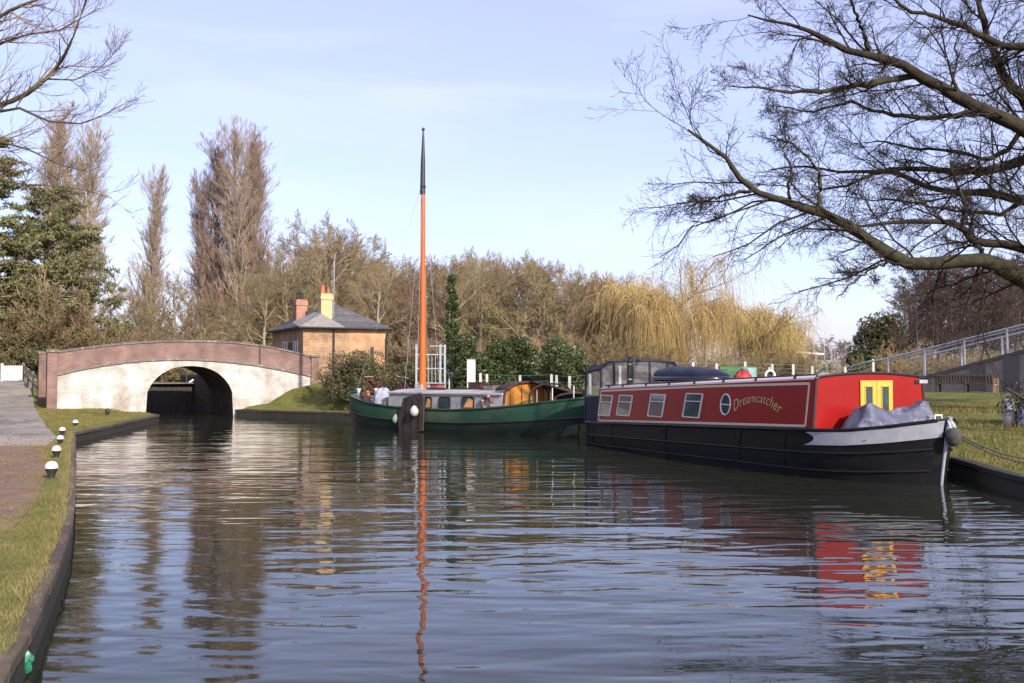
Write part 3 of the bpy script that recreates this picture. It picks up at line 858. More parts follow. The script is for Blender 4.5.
# the boat's name, arched along the side
xa, xb = rside(732.5, 404)[0], rside(779, 404)[0]
z_end, z_mid = rside(735, 408)[1], rside(758, 398)[1]
cu = bpy.data.curves.new('name_curve', 'FONT'); cu.body = 'Dreamcatcher'; cu.size = .5; cu.shear = .25; cu.extrude = .002; cu.offset = -.006; cu.space_character = 1.06; cu.resolution_u = 3
to = bpy.data.objects.new('name_curve', cu); COL.objects.link(to)
dg = bpy.context.evaluated_depsgraph_get()
me = bpy.data.meshes.new_from_object(to.evaluated_get(dg)); me.name = 'lettering'
bpy.data.objects.remove(to)
co = np.array([v.co[:] for v in me.vertices]); wd = co[:, 0].max(); hs = .19 / .36
R_ = None
for v, c in zip(me.vertices, co):
    t = c[0] / wd; x = xa + (xb - xa) * t
    sag = 4 * t * (1 - t); slope = (4 - 8 * t) * (z_mid - z_end) / (xb - xa)
    z = z_end - .09 + (z_mid - z_end) * sag + c[1] * hs * (1 + .25 * abs(2 * t - 1))
    x -= c[1] * hs * slope * .8
    v.co = (x, cab_y(z, x) - .006 - (.003 if c[2] > 0 else 0), z)
me.materials.clear(); me.materials.append(mat('name_paint', (.66, .50, .25), rough=.4))
link('lettering', me, red)
# front doors: yellow frames with dark panes
ya, yb = rfront(858.5, 400)[0], rfront(891, 400)[0]; zt = rfront(875, 380.5)[1]; zb = zg(0) - .02
door_w = (yb - ya) / 2
for k in range(2):
    y0, y1 = ya + k * door_w, ya + (k + 1) * door_w
    mb = MB(); e = .004 if k == 0 else -.004
    mb.box(.034, .062, min(y0, y1) + .004, max(y0, y1) - .004, zb, zt); d = mb.build('door', M_yellow, red, bevel=.006)
    ly, hy = min(y0, y1), max(y0, y1); g = (hy - ly) * .27
    mb = MB(); mb.box(.055, .066, ly + g, hy - g, zb + .30, zt - .11); mb.build('pane', M_bglass, d)
    mb = MB()
    for (p, q) in (((ly + g, zb + .30), (hy - g, zb + .30)), ((hy - g, zb + .30), (hy - g, zt - .11)), ((hy - g, zt - .11), (ly + g, zt - .11)), ((ly + g, zt - .11), (ly + g, zb + .3))):
        mb.bar((.066, p[0], p[1]), (.066, q[0], q[1]), .018)
    mb.build('pane_frame', M_yellow, d)
mb = MB(); yl, zl = rfront(922, 381.5); mb.box(.034, .05, yl - .11, yl + .10, zl - .035, zl + .035); mb.build('name_plate', M_flash, red)
mb = MB(); mb.box(.034, .046, yl - .22, yl - .112, zl - .05, zl + .03); mb.box(.034, .046, yl + .102, yl + .2, zl - .05, zl + .03); mb.build('lamp_bracket', M_blackg, red)
# stern hood of dark canvas with clear panels
M_canvas = mat('navy_canvas', (.018, .020, .032), (.028, .030, .045), scale=5, rough=.8, bump=.01)
mh, nh, lh, bh_ = _nodes('clear_vinyl')
bh_.inputs['Base Color'].default_value = (.40, .42, .45, 1); bh_.inputs['Roughness'].default_value = .10; bh_.inputs['Alpha'].default_value = .25; bh_.inputs['Specular IOR Level'].default_value = .8
M_vinyl = mh
hz_f = rfront(612, 361, XA)[1]; XH = -10.15
def hood_ring(x, zt, zb_, hw):
    return [(x, -hw, zb_), (x, -hw + .04, zt - .22), (x, -hw + .22, zt - .04), (x, -.4, zt + .02), (x, .4, zt + .02), (x, hw - .22, zt - .04), (x, hw - .04, zt - .22), (x, hw, zb_)]
zbh = zg(XA) + .02
hf, hr_ = hood_ring(XA - .04, hz_f, zbh, 1.28), hood_ring(XH, hz_f - .10, zbh - .03, 1.28)
mb = MB(); mb.grid([[p for p in hf[1:-1]], [p for p in hr_[1:-1]]]); hood = mb.build('hood', M_canvas, red, smooth=60)
mb = MB()
for rg in (hf, hr_):
    mb.tube(rg, .035, 6)
mb.tube([hf[1], hr_[1]], .03, 6); mb.tube([hf[-2], hr_[-2]], .03, 6)
for y in (-.85, -.28, .28, .85):
    zr = roofz(XA, y) + .01; zt_ = poly_z([(abs(p[1]), p[2]) for p in reversed(hf[:4])], abs(y))
    mb.bar((XA - .04, y, zr), (XA - .04, y, zt_), .05)
mb.build('hood_frame', M_canvas, red, smooth=60)
mb = MB(); mb.add([(p[0] - .012, p[1], p[2]) for p in hf[1:-1]] + [(XA - .052, y, roofz(XA, y) + .005) for y in np.linspace(1.2, -1.2, 6)], [tuple(range(12))]); mb.build('clear_panel', M_vinyl, red)
for sg in (0, 1):
    i = 0 if sg == 0 else 7; j = 1 if sg == 0 else 6
    mb = MB(); za_ = zbh + .55
    pA, pB = Vector(hf[i]), Vector(hf[j]); qA, qB = Vector(hr_[i]), Vector(hr_[j])
    lerp = lambda a, c, t: a + (c - a) * t
    mb.add([lerp(pA, pB, .5), pB, qB, lerp(qA, qB, .5)], [(0, 1, 2, 3)]); mb.build('clear_panel', M_vinyl, red)
    mb = MB(); mb.add([pA, lerp(pA, pB, .5), lerp(qA, qB, .5), qA], [(0, 1, 2, 3)]); mb.build('hood_skirt', M_canvas, red)
mb = MB(); mb.add([hr_[0], hr_[1], hr_[2], hr_[3], hr_[4], hr_[5], hr_[6], hr_[7]], [tuple(range(8))]); mb.build('clear_panel', M_vinyl, red)
# stern rail and tiller gear
mb = MB(); a = [hull_pt(u, 1.0) for u in (0, .02, .05, .075)]
mb.tube([(p[0], p[1], p[2] + .03) for p in a] , .02, 6); mb.tube([(a[-1][0], a[-1][1], a[-1][2] + .03), (a[-1][0], a[-1][1] - .01, .1)], .018, 6); mb.tube([(a[0][0], a[0][1], a[0][2] + .03), (a[0][0], a[0][1], .15)], .018, 6)
mb.build('stern_rail', M_trim, red)
# chimney on the roof
chx = (RI @ onplane(629.5, 384, RM @ Vector((0, -.75, 0)), RB_L)).x; zc0 = roofz(chx, .75)
ztop = (RI @ onplane(629.5, 356, RM @ Vector((0, -.75, 0)), RB_L)).z
hgt = ztop - zc0
mb = MB(); mb.lathe([(.12, -.02), (.11, .04), (.07, .06), (.068, hgt - .18), (.085, hgt - .17), (.085, hgt - .13), (.05, hgt - .12), (.045, hgt - .05), (.13, hgt - .045), (.11, hgt - .02), (.03, hgt)], (chx, -.75, zc0), 14); ch = mb.build('chimney', M_blackg, red, smooth=40)
mb = MB(); 
for zz in (.14, hgt - .24): mb.lathe([(.0705, 0), (.074, .005), (.074, .025), (.0705, .03)], (chx, -.75, zc0 + zz), 14)
mb.build('brass_band', mat('brass', (.55, .38, .12), rough=.3, metal=.9), ch, smooth=40)

# ------------------------------------------------------------------ things carried on the boat
# covered dinghy on the roof
xa = (RI @ onplane(659, 380, RM @ Vector((0, -.3, 0)), RB_L)).x; xb = (RI @ onplane(719, 380, RM @ Vector((0, -.3, 0)), RB_L)).x
din = thing('covered_dinghy', 'navy covered dinghy lying upside down on the red boat roof', 'dinghy', RM @ Vector(((xa + xb) / 2, -.15, roofz((xa + xb) / 2, 0))), math.atan2(RB_F.y, RB_F.x))
L2 = (xb - xa) / 2 * .88; hzz = .29
rows_ = []
for t in np.linspace(-1, 1, 21):
    tl = t
    prof = (max(0.0, 1 - abs(tl) ** (5 if tl < 0 else 2.2))) ** .5
    hw = .10 + .58 * prof; hh = .04 + hzz * prof * (1 - .12 * tl)
    row = []
    for k in range(15):
        g_ = math.pi * k / 14
        row.append((tl * L2, -hw * math.cos(g_) , .05 + hh * math.sin(g_) ** .6 + .012 * math.sin(9 * tl + k)))
    rows_.append(row)
M_navy = mat('navy_cover', (.007, .008, .024), (.012, .013, .032), scale=3, rough=.5, spec=.25, bump=.015, bscale=5)
mb = MB(); mb.grid(rows_); mb.f += [tuple(range(15)), tuple(len(mb.v) - 15 + k for k in range(15))]
mb.build('cover', M_navy, din, smooth=50)
mb = MB(); e = [(r_[0][0], r_[0][1] - .02, .085) for r_ in rows_] + [(r_[0][0], -r_[0][1] + .02, .085) for r_ in reversed(rows_)]
mb.tube(e + e[:1], .05, 8, cap=False); mb.build('rubber_tube', M_blackg, din, smooth=60)
mb = MB(); mb.box(-L2 * .8, -L2 * .7, -.6, .6, 0, .06); mb.box(L2 * .5, L2 * .6, -.5, .5, 0, .06); mb.build('roof_chock', M_weather, din)
# red tarpaulin bundle on the roof
q = RI @ onplane(743, 377, RM @ Vector((0, .35, 0)), RB_L)
bag_s = .7
bag = thing('red_bag', 'crumpled red bag lying on the roof of the red boat', 'bag', RM @ Vector((q.x, .35, roofz(q.x, .35) - .03)), .4); bag.scale = (.72, .72, .72)
r = random.Random(4); rows_ = []
for i in range(9):
    ph_ = i / 8 * math.pi / 2
    rows_.append([((.34 * math.cos(ph_) + .0) * (1 + .16 * math.sin(3 * k + i)) * math.cos(2 * math.pi * k / 18), .28 * math.cos(ph_) * (1 + .12 * math.sin(4 * k)) * math.sin(2 * math.pi * k / 18), .36 * math.sin(ph_) ** .8 * (1 + .12 * math.sin(2.2 * k))) for k in range(18)])
mb = MB(); mb.grid(rows_, closed=True); mb.build('sack', mat('red_cloth', (.42, .035, .03), (.30, .025, .025), scale=6, rough=.6), bag, smooth=50)
mb = MB(); mb.tube([(-.25, 0, .28), (-.1, -.05, .42), (.12, -.05, .42), (.24, 0, .28)], .018, 6); mb.build('carry_strap', M_blackg, bag)
# grey tarpaulin heaped over the front well
M_tarp = mat('blue_grey_tarp', (.11, .115, .155), (.055, .06, .10), scale=3, rough=.5, bump=.03, bscale=6, c3=(.32, .32, .36), scale3=2.0, lo3=.55, hi3=.7)
def tz(x, y):
    pa = RI @ onplane(866, 405, RM @ Vector((.65, 0, 0)), RB_F); pb = RI @ onplane(926, 402, RM @ Vector((.65, 0, 0)), RB_F); pm = RI @ onplane(898, 413, RM @ Vector((.65, 0, 0)), RB_F)
    z = poly_z([(pa.y - .38, .80), (pa.y - .04, pa.z - .02), (pa.y, pa.z), (pa.y + .2, pa.z - .03), (pm.y, pm.z), (pb.y, pb.z), (pb.y + .10, .85)], y)
    k = max(0.0, 1 - abs(x - .55) / .5)
    tri = lambda v: abs((v % 2) - 1) * 2 - 1
    fold = .045 * tri(3.3 * y + 2.6 * x) + .022 * tri(6.1 * y - 4.7 * x + 1)
    return .78 + (z - .78) * min(1, k * 1.5) + fold * min(1, 3 * k)
tarp = MB()
pa = RI @ onplane(866, 405, RM @ Vector((.65, 0, 0)), RB_F); pb = RI @ onplane(926, 402, RM @ Vector((.65, 0, 0)), RB_F)
tarp.grid([[(x, y, tz(x, y)) for x in np.linspace(.06, 1.05, 30)] for y in np.linspace(pa.y - .38, pb.y + .1, 70)])
to = tarp.build('tarpaulin', M_tarp, smooth=28); to.matrix_world = RM
tag(to, 'blue grey tarpaulin heaped over the front well of the red boat', 'tarpaulin')
mod = to.modifiers.new('thick', 'SOLIDIFY'); mod.thickness = .008

# ------------------------------------------------------------------ green sailing barge
GB_F = Vector((-.785, .62, 0)).normalized(); GB_L = Vector((-GB_F.y, GB_F.x, 0))
GM = Matrix.Translation((-1.50, 34.97, 0)) @ Matrix.Rotation(math.atan2(GB_F.y, GB_F.x), 4, 'Z'); GI = GM.inverted()
HL, HB = 5.75, 1.72
def gside(px, py, y):
    p = GI @ onplane(px, py, GM @ Vector((0, y, 0)), GB_L); return p.x, p.z
def gx(px, y): return gside(px, 400, y)[0]
barge = thing('sailing_barge', 'old green sailing barge with tall orange mast and brown leeboard', 'barge', GM.translation, math.atan2(GB_F.y, GB_F.x))
M_green = mat('faded_green_hull', (.012, .048, .026), (.020, .062, .034), scale=1.5, rough=.5, spec=.3, c3=(.075, .075, .04), scale3=.8, lo3=.52, hi3=.72, stretch=(.6, 1, 1.6))
M_dgreen = mat('dark_green_hull', (.008, .020, .014), (.016, .022, .014), scale=2, rough=.5)
M_grey = mat('grey_cabin_paint', (.40, .38, .37), (.32, .30, .29), scale=3, rough=.6, c3=(.22, .17, .14), scale3=5, lo3=.6, hi3=.72)
M_mast = mat('varnished_mast', (.52, .13, .02), (.44, .10, .018), scale=5, rough=.35, stretch=(6, 6, .4))
M_brown = mat('brown_timber', (.050, .034, .027), (.028, .021, .018), scale=3, rough=.7, bump=.006, stretch=(1, 1, 4))
SH = [(-6, 1.30), (-5, 1.18), (-4, 1.05), (-3, .93), (-1.5, .80), (0, .76), (2, .80), (3.3, .90), (4.4, 1.05), (5.2, 1.20), (6, 1.36)]
_shx = np.linspace(-6, 6, 61); _shz = np.interp(_shx, [p[0] for p in SH], [p[1] for p in SH]); _shz = np.convolve(np.pad(_shz, 4, 'edge'), np.ones(9) / 9, 'valid')
def sheer(x): return float(np.interp(x, _shx, _shz))
def gh(x, w, off=0.0):
    t = abs(x) / HL
    b_ = HB * max(0.0, 1 - t ** 3.6) ** .55
    z0, z1 = -.3, sheer(x)
    z = z0 + (z1 - z0) * w
    tuck = .86 + .14 * min(1, (w + .05) / .55) ** .7 - .03 * max(0, w - .75) / .25
    sh_ = 1 - .07 * (1 - w) * t ** 2
    return x * sh_, b_ * tuck + off, z
gxs = [HL * math.sin(a) for a in np.linspace(-math.pi / 2, math.pi / 2, 61)]
def gband(name, w0, w1, m, off=0.0):
    mb = MB()
    for sg in (1, -1):
        mb.grid([[(lambda p: (p[0], p[1] * sg, p[2]))(gh(x, w0 + (w1 - w0) * k / 5, off)) for k in range(6)] for x in gxs])
    return mb.build(name, m, barge, smooth=40)
gband('hull', 0, .58, M_dgreen); gband('topside', .58, 1.0, M_green)
for w, r_, m_ in ((.60, .035, M_dgreen), (1.0, .04, M_green)):
    for sg in (1, -1):
        mb = MB(); mb.tube([(lambda p: (p[0], p[1] * sg, p[2]))(gh(x, w, .012)) for x in gxs], r_, 6); mb.build('rubbing_strake', m_, barge, smooth=60)
mb = MB(); mb.grid([[(p[0], p[1], p[2] - .12), (p[0], 0, p[2] - .05), (p[0], -p[1], p[2] - .12)] for p in (gh(x, 1.0) for x in gxs)]); mb.build('deck', M_weather, barge)
mb = MB(); mb.tube([(HL - .05, 0, -.2), (HL + .03, 0, .5), (HL + .05, 0, 1.2), (HL + .02, 0, 1.42)], [.08, .08, .09, .07], 8); mb.build('stem_post', M_green, barge, smooth=50)
# bow chain plate / pale worn patches
mb = MB()
for k in range(5): mb.tube([(lambda p: p)(gh(4.9 - .12 * k, w, .03)) for w in (.55, .5)], .05, 6)
mb.build('fender_stub', M_brown, barge)
# long low cabin
cxa, cxb = gx(389, 1.2), gx(503, 1.2); CTOP = gside(450, 392.5, 1.2)[1]
mb = MB(); rows_ = []
for x in np.linspace(cxb, cxa, 12):
    hw = 1.22 if x < 2.6 else 1.22 - .16 * (x - 2.6)
    rows_.append([(x, hw + .04, sheer(x) - .15), (x, hw, CTOP - .03), (x, hw * .5, CTOP + .05), (x, 0, CTOP + .07), (x, -hw * .5, CTOP + .05), (x, -hw, CTOP - .03), (x, -hw - .04, sheer(x) - .15)])
mb.grid([r_[:2] for r_ in rows_]); mb.grid([r_[-2:] for r_ in rows_]); mb.add(rows_[0], [tuple(range(7))]); mb.add(rows_[-1], [tuple(range(7))]); mb.build('cabin', M_grey, barge)
mb = MB(); mb.grid([[(p[0], p[1] * 1.06, p[2] + .022) for p in r_[1:-1]] + [(p[0], p[1] * 1.06, p[2] - .03) for p in reversed(r_[1:-1])] for r_ in rows_], closed=True)
mb.f += [tuple(range(10)), tuple(len(mb.v) - 10 + k for k in range(10))]; mb.build('cabin_roof', mat('pale_roof_paint', (.50, .46, .43), (.38, .34, .31), scale=4, rough=.7), barge)
for cx, wp, cur in ((428, 7, 1), (444.5, 11, 0), (468, 12, 1)):
    xa, xb = gx(cx + wp / 2, 1.25), gx(cx - wp / 2, 1.25); za, zb = gside(cx, 408.5, 1.25)[1], gside(cx, 397, 1.25)[1]
    def wy2(x, z, d): return (x, 1.22 + .04 * (CTOP - z) / .6 + d + .004, z)
    rr = .05; o = [(xa, za + rr), (xa + rr, za), (xb - rr, za), (xb, za + rr), (xb, zb - rr), (xb - rr, zb), (xa + rr, zb), (xa, zb - rr)]
    mb = MB(); mb.add([wy2(x, z, .006) for x, z in o], [tuple(range(8))]); w = mb.build('window', M_bglass, barge)
    mb = MB(); mb.tube([wy2(x, z, .012) for x, z in o + o[:1]], .02, 6, cap=False); mb.build('window_frame', M_trim, w)
    if cur:
        mb = MB(); hh = zb - za; ww = xb - xa
        mb.add([wy2(xa + .1 * ww, za + .1 * hh, .009), wy2(xa + .85 * ww, za + .1 * hh, .009), wy2(xa + .5 * ww, za + .9 * hh, .009), wy2(xa + .1 * ww, za + .75 * hh, .009)], [(0, 1, 2, 3)])
        mb.build('curtain', mat('orange_curtain', (.60, .30, .10), rough=.8), w)
# life ring on the cabin side
xr, zr = gside(487, 402.5, 1.3); mb = MB()
mb.tube([(xr + .20 * math.cos(t), 1.31, zr + .20 * math.sin(t)) for t in np.linspace(0, 2 * math.pi, 21)], .06, 8, cap=False)
lr = mb.build('life_ring', mat('faded_ring', (.16, .07, .06), (.10, .05, .05), rough=.7), barge, smooth=60)
mb = MB()
for t in (.4, 2.0, 3.5, 5.1): mb.lathe([(.066, -.03), (.068, 0), (.066, .03)], (0, 0, 0), 8, Matrix.Translation((xr + .20 * math.cos(t), 1.31, zr + .20 * math.sin(t))) @ Matrix.Rotation(-t, 4, 'Y'))
mb.build('ring_band', M_grey, lr)
# open cockpit with its varnished bulkhead and curved hood
bx = cxb - .06
zt_, zb_ = gside(517, 382.5, .2)[1], sheer(bx) - .05
M_var = mat('varnished_plywood', (.62, .27, .055), (.52, .21, .04), scale=3, rough=.35, stretch=(6, 2, .5))
prof = [(1.22 * math.cos(a), zb_ + .12 + (zt_ - zb_ - .12) * math.sin(a) ** .5) for a in np.linspace(0, math.pi, 15)]
out = [(1.22, zb_)] + prof + [(-1.22, zb_)]
mb = MB(); mb.prism([(bx, y, z) for y, z in out], [(bx + .05, y, z) for y, z in out]); blk = mb.build('bulkhead', M_var, barge)
for k in range(4):
    y = -.9 + k * .6
    zz = poly_z(sorted(prof), y)
    mb = MB(); mb.box(bx - .012, bx - .002, y - .012, y + .012, zb_ + .05, zz - .05); mb.build('batten', M_brown, blk)
mb = MB(); mb.box(bx - .02, bx - .003, -.35, .25, zb_ + .05, zt_ - .28); mb.build('companion_door', mat('pale_varnish', (.68, .36, .10), rough=.35), blk)
mb = MB(); mb.tube([(bx, y, z) for y, z in prof], .035, 6); mb.tube([(bx - 1.9, y * .95, zb_ + .05 + (z - zb_) * .55) for y, z in prof], .03, 6)
mb.tube([(bx - 1.0, y * .98, zb_ + .05 + (z - zb_) * .9) for y, z in prof], .03, 6); mb.build('hood_hoop', M_brown, barge, smooth=60)
mb = MB(); mb.grid([[(bx + .45, y * 1.02, z + .02) for y, z in prof[2:-2]], [(bx + .15, y * 1.02, z + .05) for y, z in prof[2:-2]], [(bx - .10, y * 1.0, z + .04) for y, z in prof[2:-2]]]); hd = mb.build('canvas_hood', mat('brown_canvas', (.10, .05, .035), (.07, .035, .025), scale=6, rough=.9), barge, smooth=60)
hd.modifiers.new('thick', 'SOLIDIFY').thickness = .05
fs_ = [(y, z) for y, z in prof if y < .15]
mb = MB(); mb.grid([[(bx - .12 - 1.75 * t, y * (1 - .05 * t), zb_ + .05 + (z - zb_) * (1 - .42 * t)) for y, z in fs_] for t in (0, .33, .66, 1)]); sd = mb.build('canvas_shade_side', mat('canvas_interior_shade', (.05, .03, .024), (.035, .022, .018), scale=5, rough=.9), barge, smooth=60); sd.modifiers.new('thick', 'SOLIDIFY').thickness = .02  # far-side sheet added, coloured dark to stand for the dim cockpit interior
mb = MB(); mb.box(bx - 2.6, bx - .02, -1.25, -1.18, zb_ - .1, zb_ + .28); mb.build('coaming', M_var, barge, bevel=.01)
mb = MB(); mb.prism([(bx, 1.2, zb_ - .1), (bx - 1.5, 1.2, zb_ - .02), (bx - 1.5, 1.2, zb_ + .10), (bx - .6, 1.2, zb_ + .06), (bx, 1.2, zb_ + .15)], [(bx, 1.26, zb_ - .1), (bx - 1.5, 1.26, zb_ - .02), (bx - 1.5, 1.26, zb_ + .10), (bx - .6, 1.26, zb_ + .06), (bx, 1.26, zb_ + .15)]); mb.build('coaming', M_grey, barge)
# mast with dark topmast and shrouds
mx_ = gx(422.5, 0); mz0 = gside(422, 389, 0)[1]; mz1 = gside(421, 188, 0)[1]; mz2 = gside(420.5, 130, 0)[1]
mb = MB(); mb.tube([(mx_, 0, CTOP - .6), (mx_, 0, mz0 + .5), (mx_, 0, (mz0 + mz1) / 2), (mx_, 0, mz1)], [.135, .13, .105, .075], 14); mst = mb.build('mast', M_mast, barge, smooth=60)
mb = MB(); mb.tube([(mx_ + .02, 0, mz1 - .25), (mx_ + .01, 0, mz1 + .9), (mx_, 0, mz2 - .25), (mx_, 0, mz2)], [.10, .085, .04, .02], 10); mb.lathe([(.09, 0), (.11, .03), (.09, .08)], (mx_, 0, mz1), 10); mb.lathe([(.04, 0), (.06, .03), (.06, .07), (.02, .12)], (mx_, 0, mz2 - .05), 10); mb.build('topmast', mat('dark_spar', (.03, .028, .03), rough=.5), mst, smooth=50)
mb = MB(); mb.box(mx_ - .17, mx_ + .17, -.24, -.145, CTOP - .1, CTOP + .24); mb.box(mx_ - .17, mx_ + .17, .145, .24, CTOP - .1, CTOP + .24); mb.build('mast_case', M_grey, barge, bevel=.01)
M_wire = mat('rigging', (.32, .33, .36), rough=.5)
for sx, sy in ((-.30, .62), (.30, .62), (-.30, -.62), (.30, -.62)):
    mb = MB(); mb.tube([(mx_ + sx, sy, CTOP), (mx_ + .02 * sx, .05 * sy, mz1 + .25)], .006, 4); mb.build('shroud', M_wire, barge)
mb = MB(); mb.tube([(HL - .1, 0, 1.4), (mx_, 0, mz1 + .25)], .006, 4); mb.build('forestay', M_wire, barge)
# leeboard hung on the near side
px_pts = [(404, 398), (421, 392.5), (424.5, 396), (424.8, 410), (424, 431), (414, 433), (400, 432), (399, 420)]
o = [gside(x, y, HB + .06) for x, y in px_pts]
mb = MB(); mb.prism([(x, HB + .05, z) for x, z in o], [(x, HB + .12, z) for x, z in o]); lb = mb.build('leeboard', M_brown, barge, bevel=.015)
mb = MB(); p0, p1 = o[1], o[4]
for k in (.2, .5, .8):
    a_ = (o[7][0] + (o[3][0] - o[7][0]) * k, o[7][1] - .3); c_ = (o[0][0] + (o[2][0] - o[0][0]) * k, o[0][1] - .05)
    mb.bar((a_[0], HB + .125, a_[1]), (c_[0], HB + .125, c_[1]), .03, .012)
mb.build('iron_strap', M_blackg, lb)
xq, zq = gside(415, 411, HB + .2)
mb = MB(); mb.lathe([(.02, -.19), (.10, -.15), (.15, -.05), (.14, .05), (.07, .16), (.02, .19)], (xq, HB + .24, zq), 12); mb.build('fender_buoy', mat('pale_buoy', (.55, .53, .50), (.40, .38, .34), scale=4, rough=.6), barge, smooth=60)
xq, zq = gside(395, 419, HB + .05)
mb = MB(); mb.lathe([(.02, -.16), (.09, -.12), (.12, -.04), (.11, .05), (.05, .14), (.02, .17)], (xq, HB + .02, zq), 12); mb.build('fender_buoy', mat('weathered_buoy', (.24, .26, .20), rough=.7), barge, smooth=60)
# stanchions and bollards on deck
for x in (-5.0, -4.5, -3.9):
    mb = MB(); mb.tube([(x, .8 if x < -4.8 else 1.25, sheer(x)), (x, .8 if x < -4.8 else 1.25, sheer(x) + .42)], .018, 6); mb.build('stanchion', M_wpaint, barge)
for x, y in ((5.1, .45), (5.1, -.45), (-5.2, .5)):
    mb = MB(); mb.lathe([(.06, 0), (.05, .25), (.08, .27), (.08, .33)], (x, y, sheer(x) - .1), 10); mb.build('deck_bollard', M_wpaint if x > 0 else M_brown, barge)

# things on the barge: bicycle, sacks, pots, planks, boxes
def on_barge(x, y, z): return GM @ Vector((x, y, z))
bz = sheer(4.0) - .08
bike = thing('bicycle', 'old bicycle with dark tyres leaning on the barge foredeck', 'bicycle', on_barge(4.35, .35, bz), math.atan2(GB_F.y, GB_F.x) + .1)
M_tyre = mat('tyre', (.02, .02, .02), rough=.8); M_bike = mat('bike_frame_red', (.22, .04, .04), rough=.35)
for x in (-.5, .5):
    mb = MB(); mb.tube([(x + .32 * math.cos(t), 0, .33 + .32 * math.sin(t)) for t in np.linspace(0, 2 * math.pi, 21)], .018, 6, cap=False); w = mb.build('wheel', M_tyre, bike)
    mb = MB()
    for k in range(10): mb.bar((x, 0, .33), (x + .31 * math.cos(k * .628), 0, .33 + .31 * math.sin(k * .628)), .005)
    mb.build('spokes', M_wire, w)
mb = MB()
for p, q in (((-.5, .33), (-.12, .30)), ((-.12, .30), (-.22, .78)), ((-.5, .33), (-.22, .74)), ((-.12, .30), (.36, .74)), ((-.2, .72), (.34, .82)), ((.5, .33), (.33, .90))): mb.tube([(p[0], 0, p[1]), (q[0], 0, q[1])], .018, 6)
mb.build('frame', M_bike, bike)
mb = MB(); mb.tube([(.28, -.26, .95), (.34, -.1, .94), (.34, .1, .94), (.28, .26, .95)], .014, 6); mb.build('handlebar', M_wire, bike)
mb = MB(); mb.prism([(-.36, -.06, .80), (-.36, .06, .80), (-.1, .02, .80), (-.1, -.02, .80)], [(-.36, -.07, .85), (-.36, .07, .85), (-.1, .02, .84), (-.1, -.02, .84)]); mb.build('saddle', M_tyre, bike)
bike2 = copy_tree(bike); bike2.location = on_barge(3.55, -.25, bz); bike2.rotation_euler = (.18, 0, math.atan2(GB_F.y, GB_F.x) - .35); bike2['label'] = 'second old bicycle leaning beside the first on the barge deck'
bike['group'] = bike2['group'] = 'bicycles on the barge foredeck'
for k, (x, y, lab) in enumerate(((3.05, .95, 'coil of pale rope on the side deck by the barge cabin front'), (4.2, .95, 'coil of dark rope by the barge bow rail'))):
    cr_ = thing('rope_coil', lab, 'rope', on_barge(x, y, sheer(x) - .06))
    mb = MB(); mb.tube([((.20 - .004 * j / 3) * math.cos(j * .5), (.20 - .004 * j / 3) * math.sin(j * .5), .02 + .0035 * j) for j in range(50)], .02, 6); mb.build('coil', mat('coil_rope', (.34, .29, .22), (.22, .18, .13), scale=20, rough=.9) if k == 0 else M_brown, cr_, smooth=60)
    mb = MB(); mb.tube([(.19, 0, .16), (.35, .1, .03), (.5, -.05, .02)], .018, 6); mb.build('loose_end', M_rope, cr_, smooth=60)
def lump(name, label, cat, loc, sx, sy, sz, m, seed):
    r = random.Random(seed); rows_ = []
    for i in range(8):
        a = i / 7 * math.pi / 2
        rows_.append([(sx * math.cos(a) ** .6 * (1 + .12 * math.sin(3 * k + seed + i)) * math.cos(k * math.pi / 8), sy * math.cos(a) ** .6 * (1 + .12 * math.sin(2 * k + seed)) * math.sin(k * math.pi / 8), sz * math.sin(a) * (1 + .08 * math.sin(2 * k + seed))) for k in range(16)])
    root = thing(name, label, cat, loc)
    mb = MB(); mb.grid(rows_, closed=True); mb.build('cloth', m, root, smooth=60)
    mb = MB(); mb.tube([(sx * .1 * math.cos(t), sy * .1 * math.sin(t), sz * .97) for t in np.linspace(0, 6.28, 9)], .03, 6); mb.build('knot', m, root, smooth=60)
lump('sail_bag', 'pale grey sack at the front end of the barge cabin', 'sack', on_barge(gx(382, .9), .85, sheer(3.9) - .1), .34, .28, .55, mat('pale_sack', (.36, .37, .42), (.28, .29, .33), scale=3, rough=.8), 1)
lump('rope_heap', 'dark heap of rope on the barge foredeck by the bicycle', 'rope', on_barge(3.55, .2, sheer(3.4) - .08), .5, .45, .35, M_brown, 3)
M_terra = M_pot
for i, (x, y, c, lab) in enumerate(((5.0, .1, M_pot, 'terracotta plant pot at the bow tip of the barge'), (4.75, .55, mat('pot_dark', (.10, .04, .03), rough=.8), 'dark brown plant pot on the near rail of the barge bow'))):
    pt = thing('plant_pot', lab, 'plant pot', on_barge(x, y, sheer(x) - .1))
    mb = MB(); mb.lathe([(.09, 0), (.13, .22), (.15, .22), (.15, .27), (.12, .27)], seg=14); mb.build('pot', c, pt, smooth=40)
    mb = MB(); r = random.Random(i)
    for k in range(26):
        a, e = r.uniform(0, 6.28), r.uniform(.2, 1.3); ln = r.uniform(.12, .3); d_ = Vector((math.cos(a) * math.cos(e), math.sin(a) * math.cos(e), math.sin(e)))
        p_ = Vector((0, 0, .25)); t_ = d_.cross(Vector((0, 0, 1))).normalized() * .03
        mb.add([p_, p_ + d_ * ln * .6 + t_, p_ + d_ * ln, p_ + d_ * ln * .6 - t_], [(0, 1, 2, 3)])
    mb.build('leaves', mat('pot_leaf', (.16, .12, .04), (.06, .08, .02), scale=9), pt)
